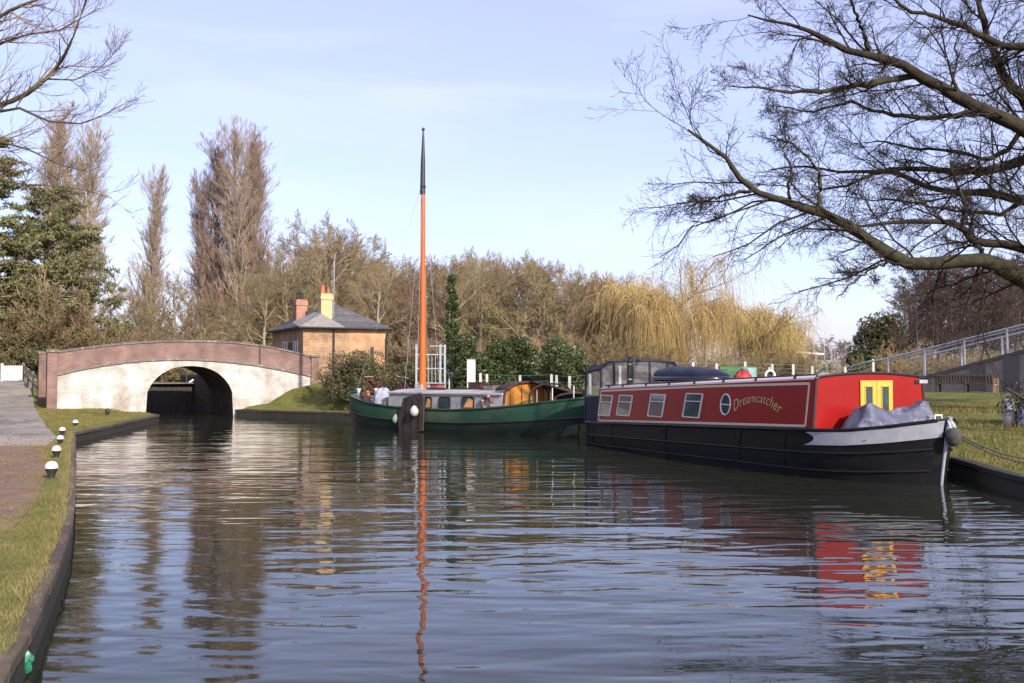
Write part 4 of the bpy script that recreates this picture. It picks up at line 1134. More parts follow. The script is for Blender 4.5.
for i, (pxa, pxb, yy, lab) in enumerate(((428, 446, .5, 'short brown plank lying behind the mast on the barge roof'), (452, 492, .1, 'long brown boathook plank along the barge cabin roof'))):
    x0, x1 = gx(pxb, yy), gx(pxa, yy)
    mb = MB(); mb.box(x0, x1, yy - .1, yy + .1, CTOP + .085, CTOP + .14); o_ = mb.build('plank', M_brown, None, bevel=.008); o_.matrix_world = GM; tag(o_, lab, 'plank')
for i, (px, yy, sx, sz, c, lab) in enumerate(((478, -.3, .30, .22, (.16, .06, .05), 'red brown wooden box on the barge cabin roof near the cockpit'), (492, .2, .22, .16, (.30, .24, .18), 'tan wooden box on the barge roof beside the cockpit hood'), (434, -.4, .35, .14, (.30, .08, .07), 'low red box on the barge cabin roof right of the mast'))):
    x = gx(px, yy); c_ = thing('deck_box', lab, 'box', on_barge(x, yy, CTOP + .09), math.atan2(GB_F.y, GB_F.x))
    mb = MB(); mb.box(-sx, sx, -.2, .2, 0, sz); mb.build('crate', mat('box_paint', c, tuple(v * .7 for v in c), scale=6, rough=.8), c_, bevel=.012)
    mb = MB(); mb.box(-sx - .02, sx + .02, -.22, .22, sz + .002, sz + .03); mb.build('lid', M_brown, c_, bevel=.008)
vp = thing('roof_vent', 'thin dark stove pipe standing on the barge roof', 'pipe', on_barge(gx(451, .3), .3, CTOP + .06))
mb = MB(); mb.tube([(0, 0, 0), (0, 0, .55)], .04, 8); mb.build('pipe', M_blackg, vp, smooth=50)
mb = MB(); mb.lathe([(.05, .55), (.08, .57), (.07, .62), (.02, .66)], seg=10); mb.build('cowl', M_blackg, vp, smooth=50)
# ------------------------------------------------------------------ bollards on the left bank
M_iron = mat('bollard_black', (.022, .020, .020), (.04, .035, .03), scale=9, rough=.6)
M_bwhite = mat('bollard_white', (.68, .66, .62), (.50, .47, .42), scale=12, rough=.6)
bol_labels = ['nearest and largest white topped black bollard on the towpath verge', 'second white topped bollard from the camera on the towpath verge', 'third white topped bollard from the camera on the towpath verge',
              'fourth white topped bollard where the towpath meets the grey path', 'small white topped bollard at the water edge before the bridge lawn', 'dark bollard on the lawn below the bridge wall']
bol_mesh = None
for i, (px, py, s) in enumerate(((51.5, 467.5, 1.12), (56.4, 449, 1.0), (60.3, 437, .9), (62.4, 429, .95), (75.5, 421.5, .95), (107.5, 412.5, 1.05))):
    p = onz(px, py, .46)
    o = thing('mooring_bollard', bol_labels[i], 'bollard', (p.x, p.y, H(p.x, p.y) - .02), .3 * i, 'mooring bollards along the left bank'); o.scale = (s * .82, s * .82, s * .95)
    if bol_mesh is None:
        mb = MB(); mb.lathe([(.060, -.1), (.058, .04), (.070, .09), (.100, .15), (.112, .175)], seg=18); bm_ = mb.mesh('post', M_iron, 40)
        mb = MB(); mb.lathe([(.113, .176), (.114, .205), (.100, .245), (.065, .275), (.01, .288)], seg=18); bm2 = mb.mesh('cap', M_bwhite, 50); bol_mesh = (bm_, bm2)
        bm3 = MB().lathe([(.113, .176), (.114, .205), (.100, .245), (.065, .275), (.01, .288)], seg=18).mesh('cap', M_iron, 50)
    link('post', bol_mesh[0], o); link('cap', bol_mesh[1] if i < 5 else bm3, o)
# green bag caught at the edge
p = onz(19, 643, .22)
rows_ = [[(.10 * math.cos(a) * (1 + .3 * math.sin(3 * k + i)) * math.cos(k * .5236), .07 * math.cos(a) * (1 + .25 * math.sin(5 * k)) * math.sin(k * .5236), .13 * math.sin(a) * (1 + .2 * math.sin(4 * k))) for k in range(12)] for i, a in enumerate(np.linspace(-1.4, 1.4, 9))]
mb = MB(); mb.grid(rows_, closed=True); o = mb.build('plastic_bag', mat('green_plastic', (.01, .12, .06), (.02, .18, .10), scale=9, rough=.4), None, smooth=30); o.location = (p.x + .02, p.y, .10); o.scale = (.7, .7, .7)
tag(o, 'crumpled green plastic bag caught under the left bank edge', 'plastic bag')

# ------------------------------------------------------------------ white picket gate, path fence and wall at the left
g0, g1 = at(4, 380, 57), at(21.5, 380, 57.6)
gz = H(g0.x, g0.y)
pg = thing('picket_gate', 'white painted picket gate at the top of the grey path', 'gate', (g0.x, g0.y, gz - .03), math.atan2(g1.y - g0.y, g1.x - g0.x))
GL = (g1 - g0).length
for k in range(9):
    x = GL * k / 8
    mb = MB(); mb.prism([(x - .045, -.02, .05), (x + .045, -.02, .05), (x + .045, -.02, .86), (x, -.02, .93), (x - .045, -.02, .86)], [(x - .045, .01, .05), (x + .045, .01, .05), (x + .045, .01, .86), (x, .01, .93), (x - .045, .01, .86)]); mb.build('picket', M_wpaint, pg)
for z in (.2, .7):
    mb = MB(); mb.box(-.05, GL + .05, .012, .05, z, z + .09); mb.build('rail', M_wpaint, pg)
for x in (-.12, GL + .12):
    mb = MB(); mb.box(x - .06, x + .06, -.06, .06, -.2, 1.02); mb.build('gate_post', M_wpaint if x < 0 else M_weather, pg, bevel=.01)
b0 = at(-30, 380, 56.5); b1 = at(2.5, 380, 57)
bwz = H(b1.x, b1.y)
bwall = thing('garden_wall', 'low red brick garden wall left of the white picket gate', 'wall', (b0.x, b0.y, bwz - .1), math.atan2(b1.y - b0.y, b1.x - b0.x))
mb = MB(); mb.box(0, (b1 - b0).length, 0, .23, -.2, 1.0); mb.build('brickwork', brickmat('garden_brick', (.38, .13, .08), (.30, .10, .07), (.3, .24, .2)), bwall)
mb = MB(); mb.box(-.02, (b1 - b0).length + .02, -.03, .26, 1.002, 1.07); mb.build('coping', M_cop, bwall, bevel=.01)
f0, f1 = at(23.5, 380, 56), at(39, 380, 47)
fz = H(f1.x, f1.y)
wf = thing('wooden_rail_fence', 'weathered wooden rail fence beside the path left of the bridge', 'fence')
for t in (0, .33, .66, 1):
    p = f0.lerp(f1, t); z = H(p.x, p.y); mb = MB(); mb.box(p.x - .05, p.x + .05, p.y - .05, p.y + .05, z - .2, z + 1.05); mb.build('post', M_weather, wf)
for dz in (.4, .85):
    p, q = f0, f1; mb = MB(); mb.bar((p.x, p.y, H(p.x, p.y) + dz), (q.x, q.y, H(q.x, q.y) + dz), .05, .09); mb.build('rail', M_weather, wf)

# ------------------------------------------------------------------ on the far bank behind the barge
M_galv = mat('galvanised_steel', (.50, .52, .55), (.42, .44, .46), scale=8, rough=.4, metal=.5)
def vline(name, px, pt, pb, Y, w, m, parent, base=None):
    a, c = at(px, pt, Y), at(px, pb, Y)
    mb = MB(); mb.bar((a.x, Y, c.z - .3), (a.x, Y, a.z), w); return mb.build(name, m, parent)
mg = thing('metal_gate', 'galvanised metal gate and frame on the bank behind the mast', 'gate')
Yg = 40.5
for px in (416.5, 440.5, 445.0): vline('gate_post', px, 344.5, 386, Yg, .08, M_galv, mg)
for px in (425, 428.5, 432, 435.5): vline('bar', px, 355, 384, Yg + .05, .022, M_galv, mg)
for py in (354.5, 368.5, 383): 
    a, c = at(417, py, Yg), at(444, py, Yg); mb = MB(); mb.bar((a.x, Yg + .03, a.z), (c.x, Yg + .03, a.z), .045); mb.build('rail', M_galv, mg)
a, c = at(430, 346, Yg), at(445, 346, Yg); mb = MB(); mb.bar((a.x, Yg, a.z), (c.x, Yg, a.z), .04); mb.build('rail', M_galv, mg)
a = at(449, 378, Yg); mb = MB(); mb.tube([(a.x - .12, Yg, a.z + .1), (a.x - .05, Yg, a.z + .25), (a.x + .1, Yg, a.z - .25)], .03, 6); mb.build('latch_arm', M_iron, mg)
a, c = at(467, 360, 40), at(475.3, 388, 40)
cab = thing('service_cabinet', 'tall white service cabinet standing on the bank behind the barge', 'cabinet', ((a.x + c.x) / 2, 40, c.z - .25))
hw = (c.x - a.x) / 2; hh = a.z - c.z + .25
mb = MB(); mb.box(-hw, hw, -.12, .12, 0, hh); mb.build('body', M_wpaint, cab, bevel=.01)
mb = MB(); mb.box(-hw + .02, hw - .02, -.135, -.122, .2, hh - .05); mb.build('door', M_wpaint, cab)
mb = MB(); mb.box(-hw - .02, hw + .02, -.15, .14, hh + .002, hh + .03); mb.build('lid', M_galv, cab)
M_conc = mat('concrete_post', (.58, .55, .49), (.46, .43, .38), scale=9, rough=.9)
M_meshw = mat('fence_wire', (.12, .17, .14), rough=.6)
def post_fence(label, posts, wires, hgt_px=None):
    root = thing('post_and_wire_fence', label, 'fence')
    ends = []
    for px, pt, pb, Y in posts:
        a, c = at(px, pt, Y), at(px, pb, Y)
        mb = MB(); z0 = min(c.z, H(a.x, Y)) - .2; mb.box(a.x - .05, a.x + .05, Y - .05, Y + .05, z0, a.z - .03); mb.box(a.x - .035, a.x + .035, Y - .035, Y + .035, a.z - .03, a.z); mb.build('fence_post', M_conc, root)
        ends.append((a.x, Y, a.z, H(a.x, Y)))
    for (p, q) in zip(ends[:-1], ends[1:]):
        for k in range(wires):
            t = .12 + .86 * k / (wires - 1)
            mb = MB(); mb.bar((p[0], p[1], p[3] + (p[2] - p[3]) * t), (q[0], q[1], q[3] + (q[2] - q[3]) * t), .014); mb.build('wire', M_meshw, root)
    return root
post_fence('pale post and wire fence in front of the ivy hedge behind the barge', [(x, t, b_, Y) for x, t, b_, Y in ((450, 376, 386, 41), (480.5, 373, 387, 40), (487, 374, 387, 40), (520, 375, 387, 39.5), (551.5, 374, 390, 39), (556.5, 375, 390, 39), (569.5, 376, 392, 38.5), (590, 374, 392, 38.3))], 6)
post_fence('pale post and wire fence behind the red boat under the willows', [(x, t, b_, Y) for x, t, b_, Y in ((620, 366, 380, 40), (660, 365, 380, 40), (693, 362, 380, 40), (716.5, 363.5, 382, 40), (745, 361.5, 382, 41), (772, 364, 380, 41), (793, 364, 380, 42), (812, 366, 380, 43), (845, 367, 380, 44), (873, 359, 380, 45))], 7)
# green banner on the fence
a, c = at(720, 366.5, 39.6), at(757, 383, 40.4)
bn_ = thing('banner', 'green banner with a blue picture panel hung on the fence behind the red boat', 'banner', (a.x, a.y, 0), math.atan2(c.y - a.y, c.x - a.x))
L_ = math.hypot(c.x - a.x, c.y - a.y)
M_ban = mat('banner_green', (.045, .15, .045), (.035, .11, .035), scale=3, rough=.6)
mb = MB(); mb.grid([[(L_ * k / 12, .012 * math.sin(k * 1.3), z) for z in np.linspace(c.z, a.z, 4)] for k in range(13)]); o = mb.build('sheet', M_ban, bn_, smooth=60); o.modifiers.new('t', 'SOLIDIFY').thickness = .006
mb = MB(); mb.grid([[(L_ * (.60 + .38 * k / 4), -.022, z) for z in (c.z + .2, a.z - .04)] for k in range(5)]); mb.build('picture_panel', mat('banner_blue', (.25, .42, .50), (.15, .30, .14), scale=3, rough=.6), bn_)
mb = MB(); r = random.Random(8)
for k in range(9):
    x = .05 + k * .055; hh = r.uniform(.05, .10) if k else .16
    mb.box(x, x + .018, -.022, -.018, c.z + .06, c.z + .06 + hh); mb.box(x, x + .04, -.022, -.018, c.z + .06 + hh * .5, c.z + .075 + hh * .5)
mb.build('lettering', M_wpaint, bn_)
mb = MB()
for j, zz in enumerate((.10, .22)):
    for k in range(7): x = .06 + k * .05; mb.box(x, x + .035, -.022, -.018, a.z - zz - .05, a.z - zz - .05 + r.uniform(.02, .05))
mb.build('lettering', mat('banner_dark_print', (.02, .08, .03), rough=.6), bn_)
# white horseshoe life ring on a post
q = at(770, 372, 36)
lr_s = .85
lr = thing('horseshoe_life_ring', 'white horseshoe life ring on a stand behind the red boat', 'life ring', (q.x, 36, q.z - .36))
lr.scale = (.85, .85, .85)
mb = MB(); mb.tube([(.19 * math.cos(t), 0, .28 + .20 * math.sin(t)) for t in np.linspace(-.7, math.pi + .7, 18)], .055, 8); mb.build('ring', M_wpaint, lr, smooth=60)
mb = MB(); mb.box(-.13, .13, .06, .09, .05, .5); mb.build('backing_board', M_brown, lr)
mb = MB(); mb.bar((0, .12, -1.2), (0, .12, .62), .06); mb.build('stand_post', M_wpaint, lr)
# red and white lifebuoy far off
q = at(848.5, 370.5, 62)
lr = thing('lifebuoy', 'small red and white lifebuoy beside white boards on the distant fence', 'lifebuoy', (q.x, 62, q.z))
for k in range(4):
    mb = MB(); mb.tube([(.17 * math.cos(t), 0, .17 * math.sin(t)) for t in np.linspace(k * 1.5708, k * 1.5708 + 1.5708, 7)], .06, 8); mb.build('ring_segment', mat('lifebuoy_red', (.55, .05, .04), rough=.5) if k % 2 else M_wpaint, lr, smooth=60)
mb = MB(); mb.box(-.42, -.27, -.03, .03, -.12, .14); mb.build('board', M_wpaint, lr)
mb = MB(); mb.bar((0, .1, -1.5), (0, .1, .3), .08); mb.build('stand_post', M_conc, lr)

# ------------------------------------------------------------------ ramp with railings at the right
ramp = thing('access_ramp', 'sloping concrete ramp with galvanised railings behind the bench', 'ramp')
A0, A1 = Vector((15.2, 41.0, 0)), Vector((21.5, 30.0, 0))
def rtop(px, py, off=0.0):
    d = (A1 - A0).normalized(); n_ = Vector((-d.y, d.x, 0)); p0 = A0 + n_ * off
    return onplane(px, py, p0, n_)
T0, T1 = rtop(884, 359.5), rtop(1024, 324.5)
B0_, B1_ = rtop(905, 384), rtop(1024, 352)
def line_z(P, Q, t): return P.z + (Q.z - P.z) * t
dirv = (A1 - A0).normalized(); nrm = Vector((dirv.y, -dirv.x, 0))
if nrm.y > 0: nrm = -nrm
def s_of(p): return (Vector((p.x, p.y, 0)) - A0).dot(dirv)
def rp(s, z, off=0.0): p = A0 + dirv * s - nrm * off; return (p.x, p.y, z)
sT0, sT1, sB0, sB1 = s_of(T0), s_of(T1), s_of(B0_), s_of(B1_)
def ztop_(s): return T0.z + (T1.z - T0.z) * (s - sT0) / (sT1 - sT0)
def zdeck(s): return B0_.z + (B1_.z - B0_.z) * (s - sB0) / (sB1 - sB0)
SE = sT1 + 7
M_rwall = mat('ramp_concrete', (.32, .275, .25), (.24, .205, .19), scale=2, rough=.9, bump=.01)
mb = MB(); sst = np.linspace(sB0, SE, 12)
mb.grid([[rp(s, -.2, 0), rp(s, zdeck(s), 0), rp(s, zdeck(s), 1.6), rp(s, -.2, 1.6)] for s in sst], closed=True); mb.f += [(0, 1, 2, 3)]; mb.build('ramp_wall', M_rwall, ramp)
mb = MB(); mb.grid([[rp(s, zdeck(s) - .02, -.06), rp(s, zdeck(s) + .10, -.06), rp(s, zdeck(s) + .10, .06), rp(s, zdeck(s) - .02, .06)] for s in sst], closed=True); mb.build('kerb', mat('ramp_kerb', (.12, .10, .095), rough=.9), ramp)
for off in (0.0, 1.55):
    for dz, rad in ((0, .035), (-.10, .025)) if off == 0 else ((0, .035),):
        mb = MB(); mb.tube([rp(s, ztop_(s) + dz, off) for s in np.linspace(sT0, SE, 12)], rad, 8); mb.build('rail', M_galv, ramp)
    for k in range(12):
        s = sT0 + .2 + k * 1.75 + (0.5 if off else 0)
        if s > SE: break
        zb_ = H(*rp(s, 0, off)[:2]) - .2 if zdeck(s) < 1.5 else zdeck(s)
        mb = MB(); mb.bar(rp(s, min(zb_, zdeck(s)), off), rp(s, ztop_(s), off), .06); mb.build('post', M_galv, ramp)
for k in range(9):
    mb = MB(); mb.tube([rp(s, zdeck(s) + .15 + (ztop_(s) - zdeck(s) - .25) * k / 9, 0) for s in (sB0, SE)], .005, 4); mb.build('wire', M_galv, ramp)
e = rp(sT0, ztop_(sT0), 0); e2 = rp(sT0 - 1.6, ztop_(sT0) - .25, 0); e3 = rp(sT0 - 2.0, ztop_(sT0) - .8, 0); e4 = rp(sT0 - 2.05, H(*e3[:2]) - .2, 0)
mb = MB(); mb.tube([e, rp(sT0 - .9, ztop_(sT0) - .10, 0), e2, rp(sT0 - 1.9, ztop_(sT0) - .45, 0), e3, e4], .035, 8); mb.build('rail_end', M_galv, ramp, smooth=60)
for px in (977.5, 1011):
    p = rtop(px, 360, -.02); mb = MB(); s = s_of(p); mb.prism([rp(s - .28, 0, -.09), rp(s + .28, 0, -.09), rp(s + .28, zdeck(s) - .03, -.09), rp(s - .28, zdeck(s) - .03, -.09)], [rp(s - .28, 0, -.005), rp(s + .28, 0, -.005), rp(s + .28, zdeck(s) - .03, -.005), rp(s - .28, zdeck(s) - .03, -.005)]); mb.build('buttress', mat('buttress_dark', (.13, .115, .115), rough=.9), ramp)

# ------------------------------------------------------------------ bench
bp0, bp1 = at(935, 391, 34.6), at(995, 393, 33.4)
bz0 = H((bp0.x + bp1.x) / 2, (bp0.y + bp1.y) / 2)
LBn = math.hypot(bp1.x - bp0.x, bp1.y - bp0.y)
bench = thing('park_bench', 'slatted wooden park bench on the grass seen from behind', 'bench', ((bp0.x + bp1.x) / 2, (bp0.y + bp1.y) / 2, bz0), math.atan2(bp1.y - bp0.y, bp1.x - bp0.x))
bench.scale = (1, .9, .72)
M_bw = mat('bench_wood', (.085, .055, .035), (.055, .038, .026), scale=4, rough=.8, stretch=(4, 4, .6))
M_bl = mat('bench_wood_sunlit', (.36, .24, .12), (.28, .18, .09), scale=4, rough=.8)  # lighter copy of the bench wood: sunlight painted onto the right end frame
hl = LBn / 2
for k in range(19):
    x = -hl + .12 + (2 * hl - .24) * k / 18
    mb = MB(); mb.prism([(x - .022, .02, .45), (x + .022, .02, .45), (x + .022, .02, .47), (x - .022, .02, .47)], [(x - .022, .0, .45), (x + .022, .0, .45), (x + .022, .0, .47), (x - .022, .0, .47)])
    mb = MB(); mb.bar((x, .05, .46), (x, -.06, .80), .05, .016, up=(0, 1, 0)); mb.build('back_slat', M_bw, bench)
mb = MB(); mb.bar((-hl, -.07, .83), (hl, -.07, .83), .04, .085); mb.build('top_rail', M_bw, bench)
mb = MB(); mb.bar((-hl, .05, .44), (hl, .05, .44), .04, .07); mb.build('lower_rail', M_bw, bench)
for k in range(5):
    y = .10 + k * .095; mb = MB(); mb.box(-hl + .02, hl - .02, y, y + .075, .40, .425); mb.build('seat_slat', M_bw, bench)
for x in (-hl + .035, 0, hl - .035):
    m_ = M_bl if x > hl * .5 else M_bw
    mb = MB(); mb.bar((x, .06, 0), (x, .05, .42), .065); mb.bar((x, .05, .42), (x, -.07, .86), .06); mb.build('leg', m_, bench)
    mb = MB(); mb.bar((x, .54, 0), (x, .54, .62 if x else .40), .065); mb.build('leg', m_, bench)
    mb = MB(); mb.bar((x, .0, .38), (x, .56, .38), .05, .07); mb.build('seat_rail', m_, bench)
    if x: mb = MB(); mb.bar((x, -.02, .64), (x, .60, .64), .08, .035); mb.build('armrest', m_, bench)

# ------------------------------------------------------------------ odds and ends at the right edge
DY = 23.5; q = at(1009.5, 425, DY)
dz = H(q.x, DY)
drum = thing('plastic_drum', 'pale grey plastic drum standing on the grass at the right edge', 'drum', (q.x, DY, dz - .02))
mb = MB(); mb.lathe([(.10, 0), (.135, .04), (.14, .2), (.135, .22), (.14, .24), (.135, .42), (.125, .55), (.10, .62), (.05, .65)], seg=18); mb.build('body', mat('grey_plastic', (.46, .44, .42), (.36, .34, .33), scale=5, rough=.6), drum, smooth=40)
mb = MB(); mb.lathe([(.052, .63), (.06, .64), (.06, .69), (.02, .70)], seg=12); mb.build('screw_cap', M_iron, drum, smooth=40)
mb = MB(); mb.tube([(-.08, -.1, .56), (-.04, -.13, .64), (.04, -.13, .64), (.08, -.1, .56)], .014, 6); mb.build('handle', M_iron, drum)
lump('folded_cloth', 'blue and white cloth bundle beside the grey drum at right edge', 'cloth', (at(1024, 425, 23.2).x, 23.2, H(at(1024, 425, 23.2).x, 23.2)), .12, .12, .42, mat('blue_white_cloth', (.55, .58, .66), (.10, .16, .36), scale=9, rough=.8), 6)
# mooring ropes from the bow
M_ropem = mat('mooring_rope', (.03, .03, .032), (.06, .055, .05), scale=30, rough=.9)
stud = RM @ Vector((1.55, 0, 1.2))
for i, (px, py, lab) in enumerate(((1060, 437, 'upper dark mooring rope from the red boat bow across the grass'), (1058, 460, 'lower dark mooring rope from the red boat bow across the grass'))):
    e = onplane(px, py, (0, 18.2 - i * 1.0, 0), Vector((0, 1, 0))); e.z = H(e.x, e.y) + .05
    ptsr = []
    for t in np.linspace(0, 1, 16):
        p = stud.lerp(e, t); p.z -= .22 * math.sin(math.pi * t); p.z = max(p.z, H(p.x, p.y) + .03); ptsr.append(p)
    root = thing('mooring_rope', lab, 'rope')
    mb = MB(); mb.tube(ptsr, .014, 6); mb.build('line', M_ropem, root, smooth=60)
    mb = MB(); mb.tube([(e.x, e.y, e.z - .3), (e.x + .03, e.y, e.z + .18)], .016, 6); mb.build('mooring_pin', M_iron, root)

# ------------------------------------------------------------------ far low building with pale canopy
q = at(800, 376, 115); 
fb = thing('canopy_building', 'low distant building with a pale canopy roof right of the willows', 'building', (q.x, 115, 1.3))
sx = 115 / 1000
mb = MB(); mb.box(-1, 5.2, 1.5, 6, -.2, 2.2); mb.build('wall', mat('far_wall', (.30, .29, .29), (.22, .21, .21), scale=.8, rough=.9), fb)
mb = MB(); mb.prism([(-1.2, -.6, 3.0), (2.6, -.6, 2.75), (2.6, -.6, 2.95), (-1.2, -.6, 3.3)], [(-1.2, 3, 3.0), (2.6, 3, 2.75), (2.6, 3, 2.95), (-1.2, 3, 3.3)]); mb.build('canopy', mat('far_canopy', (.62, .62, .62), rough=.7), fb)
for x in (-.8, .45, 1.75, 3.0):
    mb = MB(); mb.box(x - .07, x + .07, -.4, -.26, -.2, 2.85 if x < 2.6 else 1.6); mb.build('pillar', M_conc, fb)
for x in (0.2, 1.5, 3.2):
    mb = MB(); mb.box(x, x + .8, 1.47, 1.495, .9, 1.7); mb.build('window', M_glass, fb)
for i, (px, pt) in enumerate(((804, 346), (824.5, 345.5), (831.5, 345))):
    a = at(px, pt, 118)
    lp = thing('lamp_post', ['thin pale lamp post left of the two near the far canopy', 'middle thin pale lamp post right of the far canopy', 'rightmost thin pale lamp post near the far canopy'][i], 'lamp post', (a.x, 118, 1.2), 0, 'lamp posts by the far building')
    mb = MB(); mb.tube([(0, 0, 0), (0, 0, a.z - 1.2)], [.09, .06], 6); mb.build('pole', M_galv, lp)
    mb = MB(); mb.box(-.08, .35, -.08, .08, a.z - 1.2, a.z - 1.1); mb.build('lamp_head', M_galv, lp)
# ------------------------------------------------------------------ tree growing
def nrmz(v): return v / np.maximum(np.linalg.norm(v, axis=-1, keepdims=True), 1e-9)
def tube_arrays(P, R, s):
    N, n, _ = P.shape
    T = nrmz(np.gradient(P, axis=1))
    ref = np.where(np.abs(T[..., 2:3]) < .9, np.array([0, 0, 1.0]), np.array([1.0, 0, 0]))
    A = nrmz(np.cross(T, ref)); B = np.cross(T, A)
    g = 2 * np.pi * np.arange(s) / s
    V = P[:, :, None, :] + R[:, :, None, None] * (np.cos(g)[:, None] * A[:, :, None, :] + np.sin(g)[:, None] * B[:, :, None, :])
    idx = np.arange(N * n * s).reshape(N, n, s)
    a = idx[:, :-1]; b = idx[:, 1:]
    Fq = np.stack([a, np.roll(a, -1, 2), np.roll(b, -1, 2), b], -1).reshape(-1, 4)
    return V.reshape(-1, 3), Fq
def tubes_mesh(name, parts, m):
    Vs, Fs, o = [], [], 0
    for P, R, s in parts:
        V, Fq = tube_arrays(P, R, s)
        Vs.append(V); Fs.append(Fq + o); o += len(V)
    return raw_mesh(name, np.concatenate(Vs), np.concatenate(Fs), m)
def walk(start, d, L, n, gn, trop, tw, rg):
    """polylines: start (N,3), d (N,3), L (N,) -> (N,n,3)"""
    N = len(start); P = np.empty((N, n, 3)); P[:, 0] = start; d = nrmz(d)
    for i in range(1, n):
        d = nrmz(d + rg.normal(0, gn, (N, 3)) + trop * (tw if np.isscalar(tw) else tw[:, None]))
        P[:, i] = P[:, i - 1] + d * (L / (n - 1))[:, None]
    return P
def grow(P, R, k, rg, t0=.25, t1=1.0, ang=50, asd=12, ratio=.5, fall=.5, n=4, gn=.12, trop=(0, 0, 1), tw=.08, rr=.6, tip=.35, rmin=.004, lmin=0, flat=0, rmax=None):
    N, m, _ = P.shape
    t = (t0 + (t1 - t0) * ((np.arange(k)[None] + rg.uniform(0, 1, (N, k))) / k)).ravel()
    pi = np.repeat(np.arange(N), k)
    f = t * (m - 1); i0 = np.minimum(f.astype(int), m - 2); fr = (f - i0)[:, None]
    p = P[pi, i0] * (1 - fr) + P[pi, i0 + 1] * fr
    T = nrmz(P[pi, i0 + 1] - P[pi, i0])
    r = R[pi, i0] * (1 - fr[:, 0]) + R[pi, i0 + 1] * fr[:, 0]
    Lp = np.linalg.norm(np.diff(P, axis=1), axis=2).sum(1)[pi]
    ref = np.where(np.abs(T[:, 2:3]) < .9, np.array([0, 0, 1.0]), np.array([1.0, 0, 0]))
    A = nrmz(np.cross(T, ref)); B = np.cross(T, A)
    phi = rg.uniform(0, 2 * np.pi, len(pi)) + 2.4 * np.tile(np.arange(k), N)
    a = np.radians(rg.normal(ang, asd, len(pi))) * (1 - .35 * t)
    side = np.cos(phi)[:, None] * A + (np.sin(phi) * (1 - flat))[:, None] * B
    d = np.cos(a)[:, None] * T + np.sin(a)[:, None] * nrmz(side)
    L = np.maximum(Lp * ratio * (1 - fall * t) * rg.uniform(.6, 1.35, len(pi)), lmin)
    r0 = np.maximum(np.minimum(r * rr, rmax or 9), rmin)
    C = walk(p, d, L, n, gn, np.array(trop, float), tw, rg)
    q = np.linspace(0, 1, n)[None]
    CR = r0[:, None] * (1 - (1 - tip) * q)
    return C, CR
def leaf_cards(P, size, rg, aspect=1.6, up=.3, jit=.35):
    """folded little leaf faces: a diamond of two triangles at each point"""
    N = len(P)
    d = nrmz(rg.normal(0, 1, (N, 3)) + np.array([0, 0, up])); e = nrmz(np.cross(d, rg.normal(0, 1, (N, 3))))
    s = size * rg.uniform(1 - jit, 1 + jit, N)[:, None]
    V = np.stack([P - d * s * aspect / 2, P + e * s / 2 + np.cross(d, e) * s * .15, P + d * s * aspect / 2, P - e * s / 2 + np.cross(d, e) * s * .15], 1).reshape(-1, 3)
    i = np.arange(N)[:, None] * 4
    return V, np.concatenate([i + [0, 1, 2], i + [0, 2, 3]])
def bark(name, c1, c2, rnd=.18, scale=2.0, **k): return mat(name, c1, c2, scale=scale, rough=.9, rnd=rnd, spec=.2, detail=3, **k)
M_wood = bark('woodland_bark', (.30, .245, .17), (.19, .15, .10)); M_twig = bark('woodland_twig', (.30, .215, .125), (.215, .15, .09), scale=.6)
M_twig_o = bark('olive_twig', (.31, .25, .12), (.22, .175, .085), scale=.6)
M_pop = bark('poplar_twig', (.42, .32, .24), (.32, .24, .18), scale=.5); M_popb = bark('poplar_bark', (.34, .27, .20), (.22, .17, .13))
M_oakb = bark('oak_bark', (.030, .024, .019), (.055, .050, .025), scale=3, bump=.02, bscale=14); M_oakt = bark('oak_twig', (.038, .027, .022), (.028, .020, .017))
M_wil = bark('willow_strand', (.60, .45, .19), (.50, .37, .16), rnd=.05, scale=.8); M_wilb = bark('willow_bark', (.30, .22, .13), (.20, .15, .09), rnd=.06)
M_ald = bark('alder_twig', (.105, .065, .050), (.075, .050, .042), scale=.6); M_aldb = bark('alder_bark', (.12, .10, .085), (.07, .06, .05))
M_ever = mat('evergreen_leaf', (.032, .052, .014), (.065, .085, .022), scale=1.6, rough=.45, c3=(.11, .12, .035), scale3=5, lo3=.58, hi3=.7, spec=.4)
M_con = mat('conifer_needle', (.10, .108, .036), (.17, .16, .058), scale=.8, rough=.6, c3=(.17, .135, .065), scale3=1.4, lo3=.52, hi3=.68)
def rot_line(pts): return np.array([pts], float)

